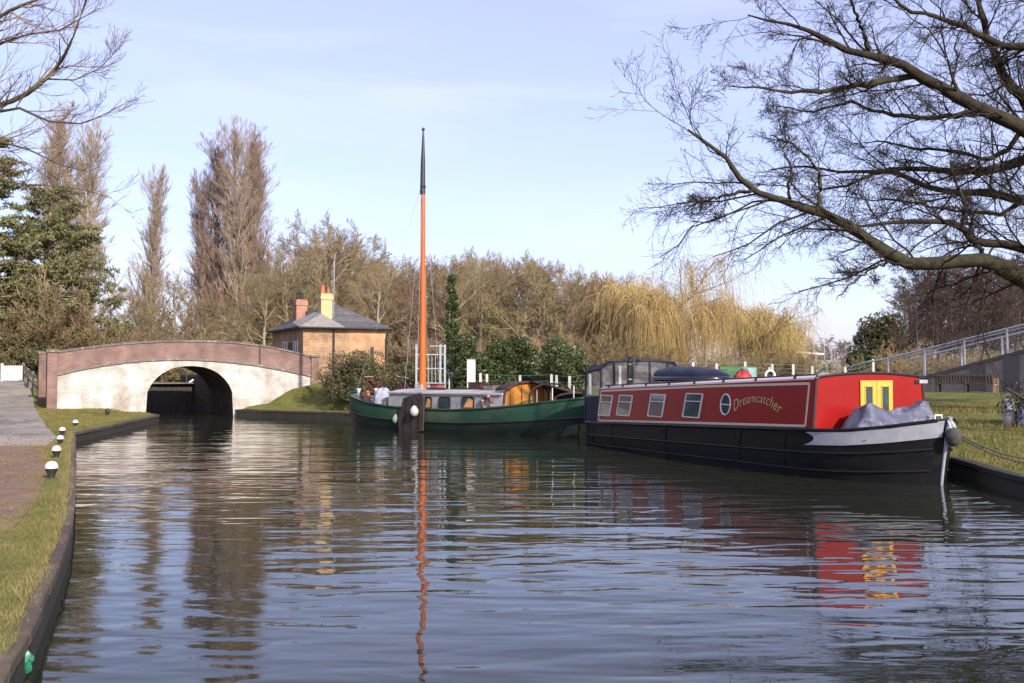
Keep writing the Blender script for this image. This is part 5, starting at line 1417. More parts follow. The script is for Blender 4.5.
def bare_tree(name, seed, height=10, form='round', twig=M_twig, wood=M_wood, dens=1.0, rtw=.0085):
    """returns (trunk mesh, crown mesh); broad crown of branches, twigs and fine spray"""
    rg = np.random.default_rng(seed); h = height
    if form == 'round':
        n0 = 9; P0 = walk(np.zeros((1, 3)), np.array([[rg.normal(0, .05), rg.normal(0, .05), 1]]), np.array([h * .72]), n0, .06, np.array([0, 0, 1.0]), .1, rg)
        R0 = (h * .018) * (1 - .75 * np.linspace(0, 1, n0))[None]
        P1, R1 = grow(P0, R0, 15, rg, t0=.16, ang=60, ratio=.58, fall=.45, n=7, gn=.13, tw=.09, rr=.6, tip=.3)
        P2, R2 = grow(P1, R1, int(9 * dens), rg, t0=.2, ang=45, ratio=.50, n=5, gn=.17, tw=.04, rr=.6, rmin=rtw * 1.3)
        P3, R3 = grow(P2, R2, int(8 * dens), rg, t0=.15, ang=42, ratio=.52, n=4, gn=.18, tw=.02, rr=.6, rmin=rtw, tip=.5)
        P4, R4 = grow(P3, R3, 8, rg, t0=.1, ang=46, ratio=.62, n=2, gn=.12, tw=.02, rr=.7, rmin=rtw * .85, tip=.6, rmax=rtw * .95)
        parts = [(P2, R2, 4), (P3, R3, 3), (P4, R4, 3)]; tr = [(P0, R0, 8), (P1, R1, 5)]
    elif form == 'poplar':
        n0 = 12; P0 = walk(np.zeros((1, 3)), np.array([[0, 0, 1.0]]), np.array([h * .97]), n0, .015, np.array([0, 0, 1.0]), .2, rg)
        R0 = (h * .013) * (1 - .9 * np.linspace(0, 1, n0))[None]
        P1, R1 = grow(P0, R0, 84, rg, t0=.05, ang=27, asd=8, ratio=.235, fall=.42, n=6, gn=.04, tw=.16, rr=.5, tip=.3, rmin=.02)
        P2, R2 = grow(P1, R1, 9, rg, t0=.1, ang=30, ratio=.46, n=4, gn=.08, tw=.16, rr=.55, rmin=.012)
        P3, R3 = grow(P2, R2, 7, rg, t0=.1, ang=26, ratio=.6, n=3, gn=.06, tw=.14, rr=.6, rmin=.009, tip=.5)
        P4, R4 = grow(P3, R3, 5, rg, t0=.1, ang=26, ratio=.7, n=2, gn=.06, tw=.12, rr=.7, rmin=.008, tip=.5)
        parts = [(P2, R2, 3), (P3, R3, 3), (P4, R4, 3)]; tr = [(P0, R0, 8), (P1, R1, 4)]
    elif form == 'alder':
        n0 = 10; P0 = walk(np.zeros((1, 3)), np.array([[rg.normal(0, .03), 0, 1.0]]), np.array([h * .97]), n0, .03, np.array([0, 0, 1.0]), .15, rg)
        R0 = (h * .010) * (1 - .9 * np.linspace(0, 1, n0))[None]
        P1, R1 = grow(P0, R0, 30, rg, t0=.22, ang=62, ratio=.30, fall=.5, n=5, gn=.08, tw=.05, rr=.5, tip=.3, rmin=.016)
        P2, R2 = grow(P1, R1, 8, rg, t0=.2, ang=48, ratio=.45, n=4, gn=.12, tw=.02, rr=.6, rmin=.012)
        P3, R3 = grow(P2, R2, 7, rg, t0=.15, ang=45, ratio=.55, n=3, gn=.12, tw=0, rr=.6, rmin=.010, tip=.7)
        P4, R4 = grow(P3, R3, 3, rg, t0=.3, ang=50, ratio=.55, n=2, gn=.1, trop=(0, 0, -1), tw=.1, rr=.9, rmin=.011, tip=.9)
        parts = [(P2, R2, 3), (P3, R3, 3), (P4, R4, 3)]; tr = [(P0, R0, 7), (P1, R1, 4)]
    else:                                            # many-stemmed shrub
        k = 16; d = nrmz(np.column_stack([rg.normal(0, .55, k), rg.normal(0, .55, k), np.ones(k)]))
        P1 = walk(rg.normal(0, .25, (k, 3)) * [1, 1, 0], d, h * rg.uniform(.6, 1.0, k), 6, .10, np.array([0, 0, 1.0]), .03, rg); R1 = .03 * (1 - .7 * np.linspace(0, 1, 6))[None] * np.ones((k, 1))
        P2, R2 = grow(P1, R1, 10, rg, t0=.1, ang=42, ratio=.45, n=4, gn=.14, tw=.05, rr=.6, rmin=.012)
        P3, R3 = grow(P2, R2, 9, rg, t0=.1, ang=42, ratio=.55, n=3, gn=.14, tw=.05, rr=.6, rmin=.010)
        P4, R4 = grow(P3, R3, 5, rg, t0=.1, ang=42, ratio=.6, n=2, gn=.12, tw=.05, rr=.7, rmin=.009)
        parts = [(P2, R2, 3), (P3, R3, 3), (P4, R4, 3)]; tr = [(P1, R1, 5)]
    allz = max(float(p[0][..., 2].max()) for p in parts)
    return tubes_mesh(name + '_trunk', tr, wood), tubes_mesh(name + '_crown', parts, twig), allz
def plant(name, protoset, px, Y, ytop, label, cat, group=None, rz=None, sxy=1.0, zoff=-.15):
    tm, cm, hz = protoset
    x = (px - 512) / F * Y; zb = H(x, Y) + zoff
    ht = at(px, ytop, Y).z - zb
    o = thing(name, label, cat, (x, Y, zb), rz if rz is not None else (px * 1.37 + Y) % 6.28, group)
    s = ht / hz; o.scale = (s * sxy, s * sxy, s)
    link('trunk' if cat == 'tree' else 'stems', tm, o); link('crown' if cat == 'tree' else 'foliage', cm, o)
    return o
PR = [bare_tree('woodland', 11 + i, 10, 'round', M_twig_o if i == 1 else M_twig) for i in range(3)]
PP = [bare_tree('poplar', 31, 24, 'poplar', M_pop, M_popb), bare_tree('poplar', 32, 24, 'poplar', M_pop, M_popb)]
PA = [bare_tree('alder', 41 + i, 12, 'alder', M_ald, M_aldb) for i in range(2)]
PS = [bare_tree('thicket', 51, 3.0, 'shrub', M_twig, M_wood), bare_tree('thicket', 52, 3.0, 'shrub', M_twig_o, M_wood)]

# poplars: one slim, a cluster of three, and one behind the conifer
plant('poplar_tree', PP[0], 148, 90, 162, 'slim lone bare poplar rising behind the bridge', 'tree', 'tall poplars', sxy=1.3)
plant('poplar_tree', PP[1], 219, 92, 130, 'left stem of the tall bare poplar cluster behind the bridge', 'tree', 'tall poplars', sxy=1.45)
plant('poplar_tree', PP[0], 237, 90, 117, 'tallest bare poplar in the cluster behind the bridge', 'tree', 'tall poplars', sxy=1.25, rz=2.0)
plant('poplar_tree', PP[1], 256, 93, 124, 'right stem of the tall bare poplar cluster behind the bridge', 'tree', 'tall poplars', sxy=1.2, rz=4.0)
plant('poplar_tree', PP[0], 246, 94, 128, 'bare poplar between the tallest and the right stem of the cluster', 'tree', 'tall poplars', sxy=1.2, rz=5.1)
plant('poplar_tree', PP[0], 205, 95, 168, 'lowest leftmost stem of the bare poplar cluster', 'tree', 'tall poplars', sxy=1.2, rz=1.0)
plant('poplar_tree', PP[0], 84, 82, 118, 'pale bare poplar behind the right side of the dark conifer', 'tree', 'tall poplars', sxy=1.5, rz=3.0)
plant('poplar_tree', PP[1], 55, 84, 100, 'pale bare poplar behind the top of the dark conifer', 'tree', 'tall poplars', sxy=1.5, rz=5.0)

# woodland: rows of bare trees behind cottage, barge and willows
WG = 'bare woodland trees behind the barge'; WL = 'bare brown tree in the dense woodland behind the barge'
def ytop_wood(px):
    return float(np.interp(px, [180, 260, 300, 335, 370, 400, 450, 510, 560, 600, 640, 690, 760], [268, 262, 232, 208, 240, 254, 250, 247, 256, 268, 282, 325, 350]))
r = random.Random(21)
i = 0
for Y, px0, px1, st, dy in ((64, 385, 660, 22, 3), (71, 262, 680, 20, 0), (80, 330, 680, 20, 2), (95, 250, 690, 22, 4)):
    px = px0
    while px < px1:
        x_ = px + r.uniform(-7, 7)
        plant('woodland_tree', PR[i % 3], x_, Y + r.uniform(-4, 4), ytop_wood(x_) + dy + r.uniform(-4, 9), WL, 'tree', WG, sxy=r.uniform(.95, 1.25)); i += 1
        px += st * r.uniform(.8, 1.2)
plant('woodland_tree', PR[0], 332, 68, 207, 'tallest spreading bare tree directly behind the cottage chimney', 'tree', WG, sxy=1.1)
plant('woodland_tree', PR[1], 290, 63, 236, 'olive tinted bare tree left behind the cottage roof', 'tree', WG, sxy=1.1)
plant('woodland_tree', PR[1], 262, 61, 268, 'olive tinted low bare tree left of the cottage over the bridge', 'tree', WG, sxy=1.25)
plant('woodland_tree', PR[2], 372, 62, 256, 'bare tree just right of the cottage roof', 'tree', WG, sxy=1.0)
plant('woodland_tree', PR[0], 236, 70, 285, 'small bare tree at the foot of the poplar cluster', 'tree', WG, sxy=1.3)
LG = 'low bare trees behind the bridge'
for k, (px, Y, yt, lab) in enumerate(((108, 78, 285, 'low bare tree just right of the dark conifer'), (128, 84, 280, 'low bare tree left of the slim poplar foot'), (172, 80, 262, 'branching bare tree between the slim poplar and the cluster'),
                                     (190, 88, 275, 'low bare tree left at the poplar cluster foot'), (150, 75, 300, 'small bare tree at the foot of the slim poplar'), (205, 74, 300, 'small bare tree behind the bridge crown'))):
    plant('woodland_tree', PR[k % 3], px, Y, yt, lab, 'tree', LG, sxy=1.1)
TG = 'bare thickets along the wood edge'; TL = 'bare brown thicket at the foot of the woodland'
for k in range(46):
    px = 95 + k * 15.5 + r.uniform(-5, 5)
    Y = r.uniform(54, 60) if px > 400 else r.uniform(66, 76)
    plant('thicket', PS[k % 2], px, Y, r.uniform(318, 338) if px < 640 else r.uniform(338, 350), TL, 'shrub', TG, sxy=1.3)
for k in range(15):
    plant('thicket', PS[k % 2], 12 + k * 13, 95, r.uniform(312, 330), 'distant bare thicket behind the bridge parapet', 'shrub', 'bare thickets behind the bridge', sxy=1.6)
# right-hand trees above the ramp, and the distance
AG = 'dark bare alders behind the ramp'
for k, px in enumerate((905, 918, 930, 944, 957, 972, 986, 1001, 1014, 1030, 1050, 938, 966, 994, 1020)):
    plant('alder_tree', PA[k % 2], px, 58 + (k % 4) * 4 + (10 if k > 10 else 0), [286, 274, 266, 262, 268, 258, 262, 256, 260, 250, 250, 262, 256, 254, 252][k], 'dark bare alder in the row behind the ramp railings' if k not in (0,) else 'leftmost dark bare alder behind the ramp railings', 'tree', AG, sxy=1.1)
for k in range(12):
    plant('thicket', PS[k % 2], 890 + k * 14, 52 + (k % 3) * 3, r.uniform(335, 350), 'dark bare bush under the alders behind the ramp', 'shrub', 'bushes under the alders', sxy=1.2)
FG = 'distant trees right of the willows'
for k in range(16):
    plant('distant_tree', PA[k % 2] if k % 3 else PR[k % 3], 796 + k * 6.5, 170 + (k % 4) * 15, 334 + (k % 5) * 2.5 - (4 if k > 8 else 0), 'small grey bare tree in the far background right of the willows', 'tree', FG, sxy=1.5)
for k in range(9):
    plant('distant_tree', PR[k % 3], 775 + k * 14, 95 + (k % 3) * 6, 352 + (k % 3) * 3, 'low brown bare tree in front of the far trees by the canopy building', 'tree', 'low trees by the far building', sxy=1.6)

for k in range(22):
    plant('alder_tree', PA[k % 2], 902 + k * 7.2, 66 + (k % 5) * 5, 262 + 10 * math.sin(k * 1.7) + (14 if k < 3 else 0), 'dark bare alder in the back row behind the ramp railings', 'tree', 'back row of dark alders', sxy=1.25)
# willows
def willow(name, label, px, Y, ytop, half_px, ybot, seed, nst, lean):
    rg = np.random.default_rng(seed); x = (px - 512) / F * Y; zb = H(x, Y) - .1; top = at(px, ytop, Y).z - zb; hw = half_px / F * Y
    o = thing(name, label, 'tree', (x, Y, zb), 0, 'golden weeping willows')
    P0 = walk(np.zeros((1, 3)), np.array([[lean, 0, 1.0]]), np.array([top * .48]), 6, .08, np.array([0, 0, 1.0]), .05, rg); R0 = .30 * (1 - .35 * np.linspace(0, 1, 6))[None]
    P1, R1 = grow(P0, R0, 9, rg, t0=.7, ang=40, asd=16, ratio=1.2, fall=.1, n=7, gn=.13, tw=.10, rr=.55, tip=.25)
    P1[..., :2] *= 1.0
    P2, R2 = grow(P1, R1, 11, rg, t0=.3, ang=50, ratio=.45, n=5, gn=.14, tw=.10, rr=.5, rmin=.02)
    P3, R3 = grow(P2, R2, 8, rg, t0=.2, ang=45, ratio=.55, n=4, gn=.16, tw=.10, rr=.6, rmin=.010)
    w = max(abs(P3[..., 0]).max(), .1); sx = hw / np.percentile(abs(P3[:, -1, 0]), 93); sz = (top * .98) / P3[..., 2].max()
    for P in (P1, P2, P3): P[..., 0] *= sx; P[..., 1] *= sx * .9
    P0z = P0.copy()
    for P in (P0, P1, P2, P3): P[..., 2] *= sz
    # hanging strands
    src = np.concatenate([P3.reshape(-1, 3), P2.reshape(-1, 3)]); src = src[src[:, 2] < top * rg.uniform(.45, 1.05, len(src))]; src = src[rg.choice(len(src), nst)] + rg.normal(0, .15, (nst, 3))
    zfl = at(px, ybot, Y).z - zb
    L = np.minimum(rg.gamma(2.6, .85, nst) + .3, np.maximum(src[:, 2] - zfl, .3))
    S = walk(src, np.column_stack([rg.normal(0, .35, nst), rg.normal(0, .35, nst), rg.normal(-.25, .35, nst)]), L, 6, .10, np.array([0, 0, -1.0]), .7, rg)
    SR = .0095 * (1 - .4 * np.linspace(0, 1, 6))[None] * np.ones((nst, 1))
    link('trunk', tubes_mesh(name + '_trunk', [(P0, R0, 9), (P1, R1, 6)], M_wilb), o)
    link('crown', tubes_mesh(name + '_crown', [(P2, R2, 4), (P3, R3, 3)], M_wilb), o)
    link('strands', tubes_mesh(name + '_strands', [(S, SR, 3)], M_wil), o)
willow('weeping_willow', 'large golden weeping willow behind the red boat stern', 664, 60, 250, 58, 376, 5, 7500, -.12)
willow('weeping_willow', 'smaller golden weeping willow with forked trunk right of the large one', 756, 64, 280, 36, 378, 8, 3000, .12)
willow('weeping_willow', 'small thin willow at the right end of the willow group', 790, 72, 305, 14, 376, 9, 400, .05)
willow('weeping_willow', 'low golden willow left behind the large willow', 612, 66, 276, 30, 376, 12, 1500, .05)

# evergreens made of leaf faces gathered in clumps
def leafy(name, label, cat, px0, px1, ytop, ybot, Y, n, size, m, seed, clumps=40, depth=1.4, stem=True, group=None, shape=None, stemmat=None):
    rg = np.random.default_rng(seed)
    a, c = at(px0, ybot, Y), at(px1, ytop, Y); cx = (a.x + c.x) / 2; hw = (c.x - a.x) / 2; zb = min(a.z, H(cx, Y)) - .1; hh = c.z - zb
    ctr = []
    while len(ctr) < clumps:
        q = rg.uniform(-1, 1, 3); q[2] = (q[2] + 1) / 2
        lim = shape(q[2]) if shape else math.sqrt(max(0, 1 - max(0, q[2] - .25) ** 2 / .5625)) 
        if math.hypot(q[0], q[1]) <= lim * 1.0: ctr.append((q[0] * hw * .86, q[1] * depth * .86, .12 + q[2] * (hh - .2)))
    ctr = np.array(ctr); rad = rg.uniform(.25, .55, clumps) * min(hw, hh) * .55 + .1
    ci = rg.integers(0, clumps, n); d = nrmz(rg.normal(0, 1, (n, 3))); rr_ = rg.uniform(.55, 1.0, n) ** .5
    P = ctr[ci] + d * (rad[ci] * rr_)[:, None] * [1.15, 1.15, .85]
    P = P[P[:, 2] > .0]
    V, Fq = leaf_cards(P, size, rg)
    o = thing(name, label, cat, (cx, Y, zb), 0, group)
    link('crown' if cat == 'tree' else 'foliage', raw_mesh(name, V, Fq, m, smooth=False), o)
    k = min(clumps, 26); S = np.zeros((k, 5, 3)); ends = ctr[rg.choice(clumps, k, replace=False)]
    b0_ = np.column_stack([ends[:, 0] * .35, ends[:, 1] * .35, np.zeros(k)])
    for j, t in enumerate(np.linspace(0, 1, 5)): S[:, j] = b0_ * (1 - t) + ends * t + rg.normal(0, .04, (k, 3)) * [1, 1, 0] * (t > 0)
    link('trunk' if cat == 'tree' else 'stems', tubes_mesh(name + '_stem', [(S, np.ones((k, 1)) * np.linspace(.045, .015, 5)[None], 5)], stemmat or M_wood), o)
    return o
IG = 'dark ivy bushes behind the barge'
leafy('ivy_bush', 'dark glossy ivy bush at the foot of the ivy clad trunk', 'bush', 438, 492, 336, 388, 45, 15000, .072, M_ever, 1, 46, group=IG)
leafy('ivy_bush', 'broad dark evergreen bush between cabinet and cockpit hood', 'bush', 478, 545, 338, 388, 46, 17000, .072, M_ever, 2, 50, group=IG)
leafy('ivy_bush', 'rounded speckled evergreen bush left of the red boat stern', 'bush', 532, 592, 337, 392, 43, 17000, .066, mat('speckled_ivy', (.055, .075, .022), (.10, .12, .04), scale=4, rough=.4, c3=(.17, .18, .08), scale3=6, lo3=.56, hi3=.66), 3, 50, group=IG)
leafy('ivy_clad_tree', 'tall dead trunk clad in dark ivy behind the barge', 'tree', 443, 461, 269, 388, 50, 14000, .066, M_ever, 4, 85, depth=.42, shape=lambda z: .95 - .65 * z + .3 * max(0, .2 - z))
M_bush = mat('bramble_leaf', (.065, .072, .020), (.115, .10, .035), scale=1.2, rough=.6, c3=(.16, .105, .05), scale3=2.5, lo3=.5, hi3=.66)
leafy('bramble_bush', 'broad olive bramble bush between bridge end and barge bow', 'bush', 322, 402, 351, 392, 43.5, 20000, .05, M_bush, 5, 60, depth=1.5)
leafy('bramble_bush', 'low olive bramble behind the barge bow and metal gate', 'bush', 385, 440, 362, 390, 43.5, 9000, .05, M_bush, 6, 34, depth=1.0)
plant('bramble_shrub', PS[1], 362, 44, 347, 'twiggy bare stems poking out of the bramble bush by the cottage', 'shrub', sxy=1.1)
plant('bramble_shrub', PS[0], 338, 44.5, 352, 'bare reddish stems at the bridge end of the bramble bush', 'shrub', sxy=.9)
leafy('dark_holly', 'dark rounded evergreen tree left of the alders beyond the ramp', 'tree', 850, 918, 316, 378, 66, 20000, .11, mat('holly_leaf', (.055, .060, .020), (.10, .095, .036), scale=1.1, rough=.6, c3=(.12, .10, .045), scale3=.9, lo3=.5, hi3=.66), 7, 90, depth=2.2)
leafy('dark_holly', 'low dark green hedge shrub behind the ramp end', 'bush', 838, 880, 352, 380, 60, 3500, .14, M_ever, 8, 30)
leafy('pampas_bush', 'brown leafy bush behind the picket gate', 'bush', -20, 44, 336, 384, 61.5, 9000, .09, mat('brown_hedge', (.085, .075, .028), (.13, .10, .05), scale=1.1, rough=.7), 9, 40)

# conifers at the left: layered drooping boughs of needle sprays
def conifer(label, px, Y, ytop, half_px, seed, nb=90, ncl=20000, lean=0.0):
    rg = np.random.default_rng(seed); x = (px - 512) / F * Y; zb = H(x, Y) - .1; top = at(px, ytop, Y).z - zb; hw = half_px / F * Y
    o = thing('cedar_tree', label, 'tree', (x, Y, zb), 0, 'dark conifers at the left')
    P0 = np.array([[[lean * t, 0, top * t] for t in np.linspace(0, 1, 8)]]); R0 = .32 * (1 - .88 * np.linspace(0, 1, 8))[None]
    t = np.sort(rg.uniform(.04, .98, nb)); az = np.arange(nb) * 2.4 + rg.normal(0, .3, nb)
    L = hw * (1.35 - t ** 1.2 * 1.05) * rg.uniform(.65, 1.15, nb)
    d = np.column_stack([np.cos(az), np.sin(az), .12 + .45 * t])
    B = walk(np.column_stack([lean * t, 0 * t, top * t]), d, L, 7, .07, np.array([0, 0, -1.0]), .06, rg); BR = (.07 * (1 - .5 * t))[:, None] * (1 - .8 * np.linspace(0, 1, 7))[None]
    B2, BR2 = grow(B, BR, 9, rg, t0=.25, ang=55, ratio=.34, fall=.3, n=4, gn=.1, trop=(0, 0, -1), tw=.05, rr=.5, rmin=.01, flat=.75)
    w = L[np.repeat(np.arange(nb), 9)]; pw = w / w.sum()
    bi = rg.choice(len(B2), ncl, p=pw); f = rg.uniform(.1, 1, ncl) * 3; i0 = np.minimum(f.astype(int), 2); fr = (f - i0)[:, None]
    P = B2[bi, i0] * (1 - fr) + B2[bi, i0 + 1] * fr + rg.normal(0, 1, (ncl, 3)) * [.13, .13, .075]
    V, Fq = leaf_cards(P, .085, rg, aspect=3.0, up=.8)
    link('trunk', tubes_mesh('cedar_trunk', [(P0, R0, 8), (B, BR, 5), (B2, BR2, 3)], M_wood), o)
    link('crown', raw_mesh('cedar_crown', V, Fq, M_con, smooth=False), o)
conifer('large dark conifer with layered boughs left of the bridge', 48, 66, 186, 66, 3, 120, 46000)
conifer('dark conifer cut by the left edge of the picture', -6, 62, 135, 44, 6, 90, 26000)
for k, (px, Y, yt) in enumerate(((20, 63, 262), (62, 64, 285), (88, 64, 300), (-5, 62, 250), (40, 65, 290))):
    plant('thicket', PS[(k + 1) % 2], px, Y, yt, ['brown bare thicket at the left picture edge below the conifers', 'brown bare thicket below the middle of the large conifer', 'brown bare thicket by the left end of the bridge parapet', 'tallest bare thicket against the left picture edge', 'low bare thicket above the white picket gate'][k], 'shrub', 'thickets under the conifers', sxy=1.15)

# more of the tree line along the left towpath, beyond the picture's left edge (mirrored in the boat's side)
src_c = [o for o in COL.objects if o.name.startswith('cedar_tree')][0]
for k, (x, y, s_) in enumerate(((-27, 39, .75), (-33, 45, .95), (-31, 33, .8), (-38, 52, 1.0), (-26, 28, .7))):
    c = copy_tree(src_c); c.location = (x, y, H(x, y) - .1); c.rotation_euler = (0, 0, k * 1.3); c.scale = (s_, s_, s_)
    c['label'] = ['first', 'second', 'third', 'fourth', 'fifth'][k] + ' conifer of the line left of the picture along the towpath'

# ------------------------------------------------------------------ overhanging oak on the right bank: limbs traced, twigs grown
def limb_pts(pxs, Ya, Yb, n, rg, bow=0.0):
    pxs = np.array(pxs, float); s = np.r_[0, np.cumsum(np.hypot(*np.diff(pxs, axis=0).T))]; s /= s[-1]
    q = np.linspace(0, 1, n); x = np.interp(q, s, pxs[:, 0]); y = np.interp(q, s, pxs[:, 1])
    ys = Ya + (Yb - Ya) * q + bow * np.sin(math.pi * q) + np.r_[0, rg.normal(0, .10, n - 2), 0]
    return np.array([at(x[i], y[i], ys[i])[:] for i in range(n)])
rg = np.random.default_rng(77)
OY = 24.5; ox = (1150 - 512) / F * OY; oz = H(ox, OY)
oak = thing('oak_tree', 'large bare oak reaching its limbs over the water at upper right', 'tree', (0, 0, 0))
tr = np.array([[ox + .15, OY, oz - .3], [ox + .05, OY, oz + .8], [ox, OY, oz + 2.2], [ox - .1, OY + .05, oz + 4], [ox - .15, OY + .1, oz + 6], [ox - .3, OY, oz + 8], [ox - .2, OY - .2, oz + 11], [ox, OY, oz + 14]])
limbs = [  # pixels from the trunk outwards, start depth, end depth, start and end radius
    ([(1135, 330), (1075, 302), (1024, 279), (988, 261), (958, 260), (913, 266), (889, 254), (854, 229), (819, 211), (784, 201), (752, 191), (734, 172), (722, 152), (703, 142), (688, 130)], OY, 21.5, .32, .028),
    ([(1140, 270), (1070, 262), (1024, 249), (1003, 244), (968, 241), (963, 224), (930, 222), (899, 220), (862, 226), (830, 222)], OY, 23.5, .20, .02),
    ([(1140, 225), (1070, 212), (1024, 201), (988, 194), (938, 191), (899, 172), (839, 172), (800, 165), (770, 170)], OY, 26.5, .17, .02),
    ([(1140, 170), (1075, 150), (1024, 159), (988, 172), (958, 172), (928, 169), (884, 169), (850, 185), (815, 190)], OY, 27.0, .22, .02),
    ([(1142, 195), (1080, 160), (1024, 129), (988, 112), (958, 97), (919, 75), (889, 60), (844, 50), (809, 30), (775, 21), (748, 15)], OY, 22.0, .30, .02),
    ([(919, 75), (879, 82), (834, 90), (784, 92), (750, 86), (728, 86)], 23.2, 22.0, .10, .015),
    ([(1060, 145), (1024, 100), (1003, 75), (988, 40), (978, 0), (970, -50)], OY, 25.5, .20, .04),
    ([(988, 112), (948, 117), (899, 117), (849, 102), (810, 112), (770, 105)], 23.8, 25.0, .09, .012),
    ([(870, 57), (866, 40), (855, 12), (845, -15)], 22.8, 22.3, .07, .02),
    ([(817, 209), (821, 190), (819, 172), (806, 155), (794, 144), (770, 135)], 22.3, 22.8, .065, .012),
    ([(752, 191), (730, 194), (710, 199), (698, 203), (684, 210)], 21.9, 21.2, .05, .012),
    ([(790, 202), (788, 185), (792, 168), (783, 150), (790, 135)], 22.1, 22.6, .05, .012),
    ([(913, 266), (890, 262), (868, 270), (850, 285), (836, 300)], 22.9, 22.5, .05, .008),
    ([(988, 261), (975, 240), (965, 215), (955, 205)], 23.8, 24.2, .08, .02),
    ([(963, 224), (965, 205), (955, 180), (950, 160)], 24.0, 24.3, .07, .02),
    ([(1145, 120), (1090, 60), (1050, 20), (1020, -20), (1000, -60)], OY, 26, .20, .05),
    ([(1145, 90), (1060, 50), (1000, 45), (950, 20), (905, 10), (880, -15)], OY, 24, .18, .03),
    ([(1024, 129), (1010, 150), (985, 160), (950, 150), (915, 150), (880, 140), (850, 145)], 24.2, 25.2, .08, .012),
    ([(1024, 201), (1000, 215), (970, 212), (935, 208), (900, 200), (870, 200), (838, 196)], 25.2, 25.8, .07, .012),
    ([(1140, 150), (1190, 90), (1250, 40), (1330, 10)], OY, 27, .24, .05),
    ([(1150, 210), (1210, 180), (1290, 170), (1380, 150)], OY, 22, .24, .05),
]
NP = 22; LP, LR = [], []
for pts_, ya, yb, ra, rb in limbs:
    P = limb_pts(pts_, ya, yb, NP, rg)
    P[1:-1] += rg.normal(0, .018, (NP - 2, 3)); LP.append(P); LR.append(.85 * np.linspace(ra, rb, NP) * (1 + .10 * rg.normal(0, 1, NP).clip(-1, 1)))
LP, LR = np.array(LP), np.array(LR)
link('trunk', tubes_mesh('oak_trunk', [(tr[None], np.array([[.62, .46, .42, .38, .33, .25, .16, .06]]), 14)], M_oakb), oak)
for k in range(len(LP)):
    link('limb', tubes_mesh('oak_limb', [(LP[k:k + 1], LR[k:k + 1], 9)], M_oakb), oak)
LLen = np.linalg.norm(np.diff(LP, axis=1), axis=2).sum(1)
P2, R2 = grow(LP, LR, 24, rg, t0=.14, ang=52, asd=14, ratio=.24, fall=.40, n=7, gn=.19, tw=.015, rr=.34, tip=.35, rmin=.008, lmin=.5, rmax=.030)
keep = rg.uniform(0, 1, len(P2)) < np.repeat(np.clip(LLen / 8.0, .15, 1), 24)
P2, R2 = P2[keep], R2[keep]
P3, R3 = grow(P2, R2, 9, rg, t0=.15, ang=50, asd=15, ratio=.46, fall=.4, n=4, gn=.22, tw=.02, rr=.55, tip=.5, rmin=.0048, lmin=.18)
P4, R4 = grow(P3, R3, 7, rg, t0=.15, ang=48, asd=15, ratio=.52, fall=.3, n=3, gn=.22, tw=.03, rr=.6, tip=.6, rmin=.0038, lmin=.10)
P5, R5 = grow(P4, R4, 2, rg, t0=.4, ang=45, asd=15, ratio=.5, fall=.3, n=2, gn=.2, tw=.04, rr=.8, tip=1.0, rmin=.0036, lmin=.05)
link('crown', tubes_mesh('oak_crown', [(P2, R2, 5), (P3, R3, 3), (P4, R4, 3), (P5, R5, 3)], M_oakt), oak)

# tree reaching in at the upper left
LY = 21.0; lx = (-70 - 512) / F * LY; lz = H(lx, LY)
ash = thing('overhanging_tree', 'bare tree with fine upturned twigs reaching in at upper left', 'tree')
trl = np.array([[lx, LY, lz - .3], [lx, LY, lz + 1.5], [lx + .1, LY, lz + 4], [lx, LY + .2, lz + 7], [lx + .2, LY, lz + 11]])
M_asht = bark('ash_twig', (.30, .21, .13), (.20, .14, .09)); M_ashb = bark('ash_bark', (.11, .10, .055), (.08, .065, .045), scale=3)
ll = [([(-70, 125), (-30, 112), (0, 105), (21, 98), (47, 79), (60, 64), (69, 47), (79, 21), (88, -5)], LY, 19.5, .10, .02),
      ([(-70, 140), (-20, 115), (20, 108), (47, 121), (79, 124), (100, 117), (124, 104)], LY, 20.0, .06, .008),
      ([(-70, 100), (-40, 60), (0, 15), (20, 6), (50, -5), (80, -20)], LY, 20.5, .09, .02),
      ([(-70, 100), (-40, 70), (-5, 45), (25, 35), (60, 30), (100, 8)], LY, 22.0, .06, .01),
      ([(-70, 160), (-40, 150), (-5, 140), (30, 150), (60, 165), (90, 172)], LY, 19.0, .05, .008),
      ([(47, 79), (75, 80), (100, 68), (122, 45)], 20.3, 20.6, .025, .007),
      ([(-70, 180), (-45, 185), (-10, 175), (20, 185), (50, 185), (85, 190), (112, 198)], LY, 20, .04, .007),
      ([(-70, 60), (-110, -10), (-160, -60)], LY, 23, .12, .04), ([(-72, 120), (-120, 60), (-200, 20)], LY, 18, .12, .03)]
LPl, LRl = [], []
for pts_, ya, yb, ra, rb in ll:
    LPl.append(limb_pts(pts_, ya, yb, 14, rg)); LRl.append(.75 * np.linspace(ra, rb, 14))
LPl, LRl = np.array(LPl), np.array(LRl)
link('trunk', tubes_mesh('ash_trunk', [(trl[None], np.array([[.34, .28, .24, .18, .05]]), 12)], M_ashb), ash)
for k in range(len(LPl)): link('limb', tubes_mesh('ash_limb', [(LPl[k:k + 1], LRl[k:k + 1], 8)], M_ashb), ash)
P2, R2 = grow(LPl, LRl, 15, rg, t0=.2, ang=42, asd=12, ratio=.24, fall=.4, n=6, gn=.12, tw=.07, rr=.5, tip=.4, rmin=.005, lmin=.3, rmax=.02)
P3, R3 = grow(P2, R2, 7, rg, t0=.15, ang=38, asd=12, ratio=.5, fall=.35, n=5, gn=.10, tw=.08, rr=.6, tip=.5, rmin=.004, lmin=.2)
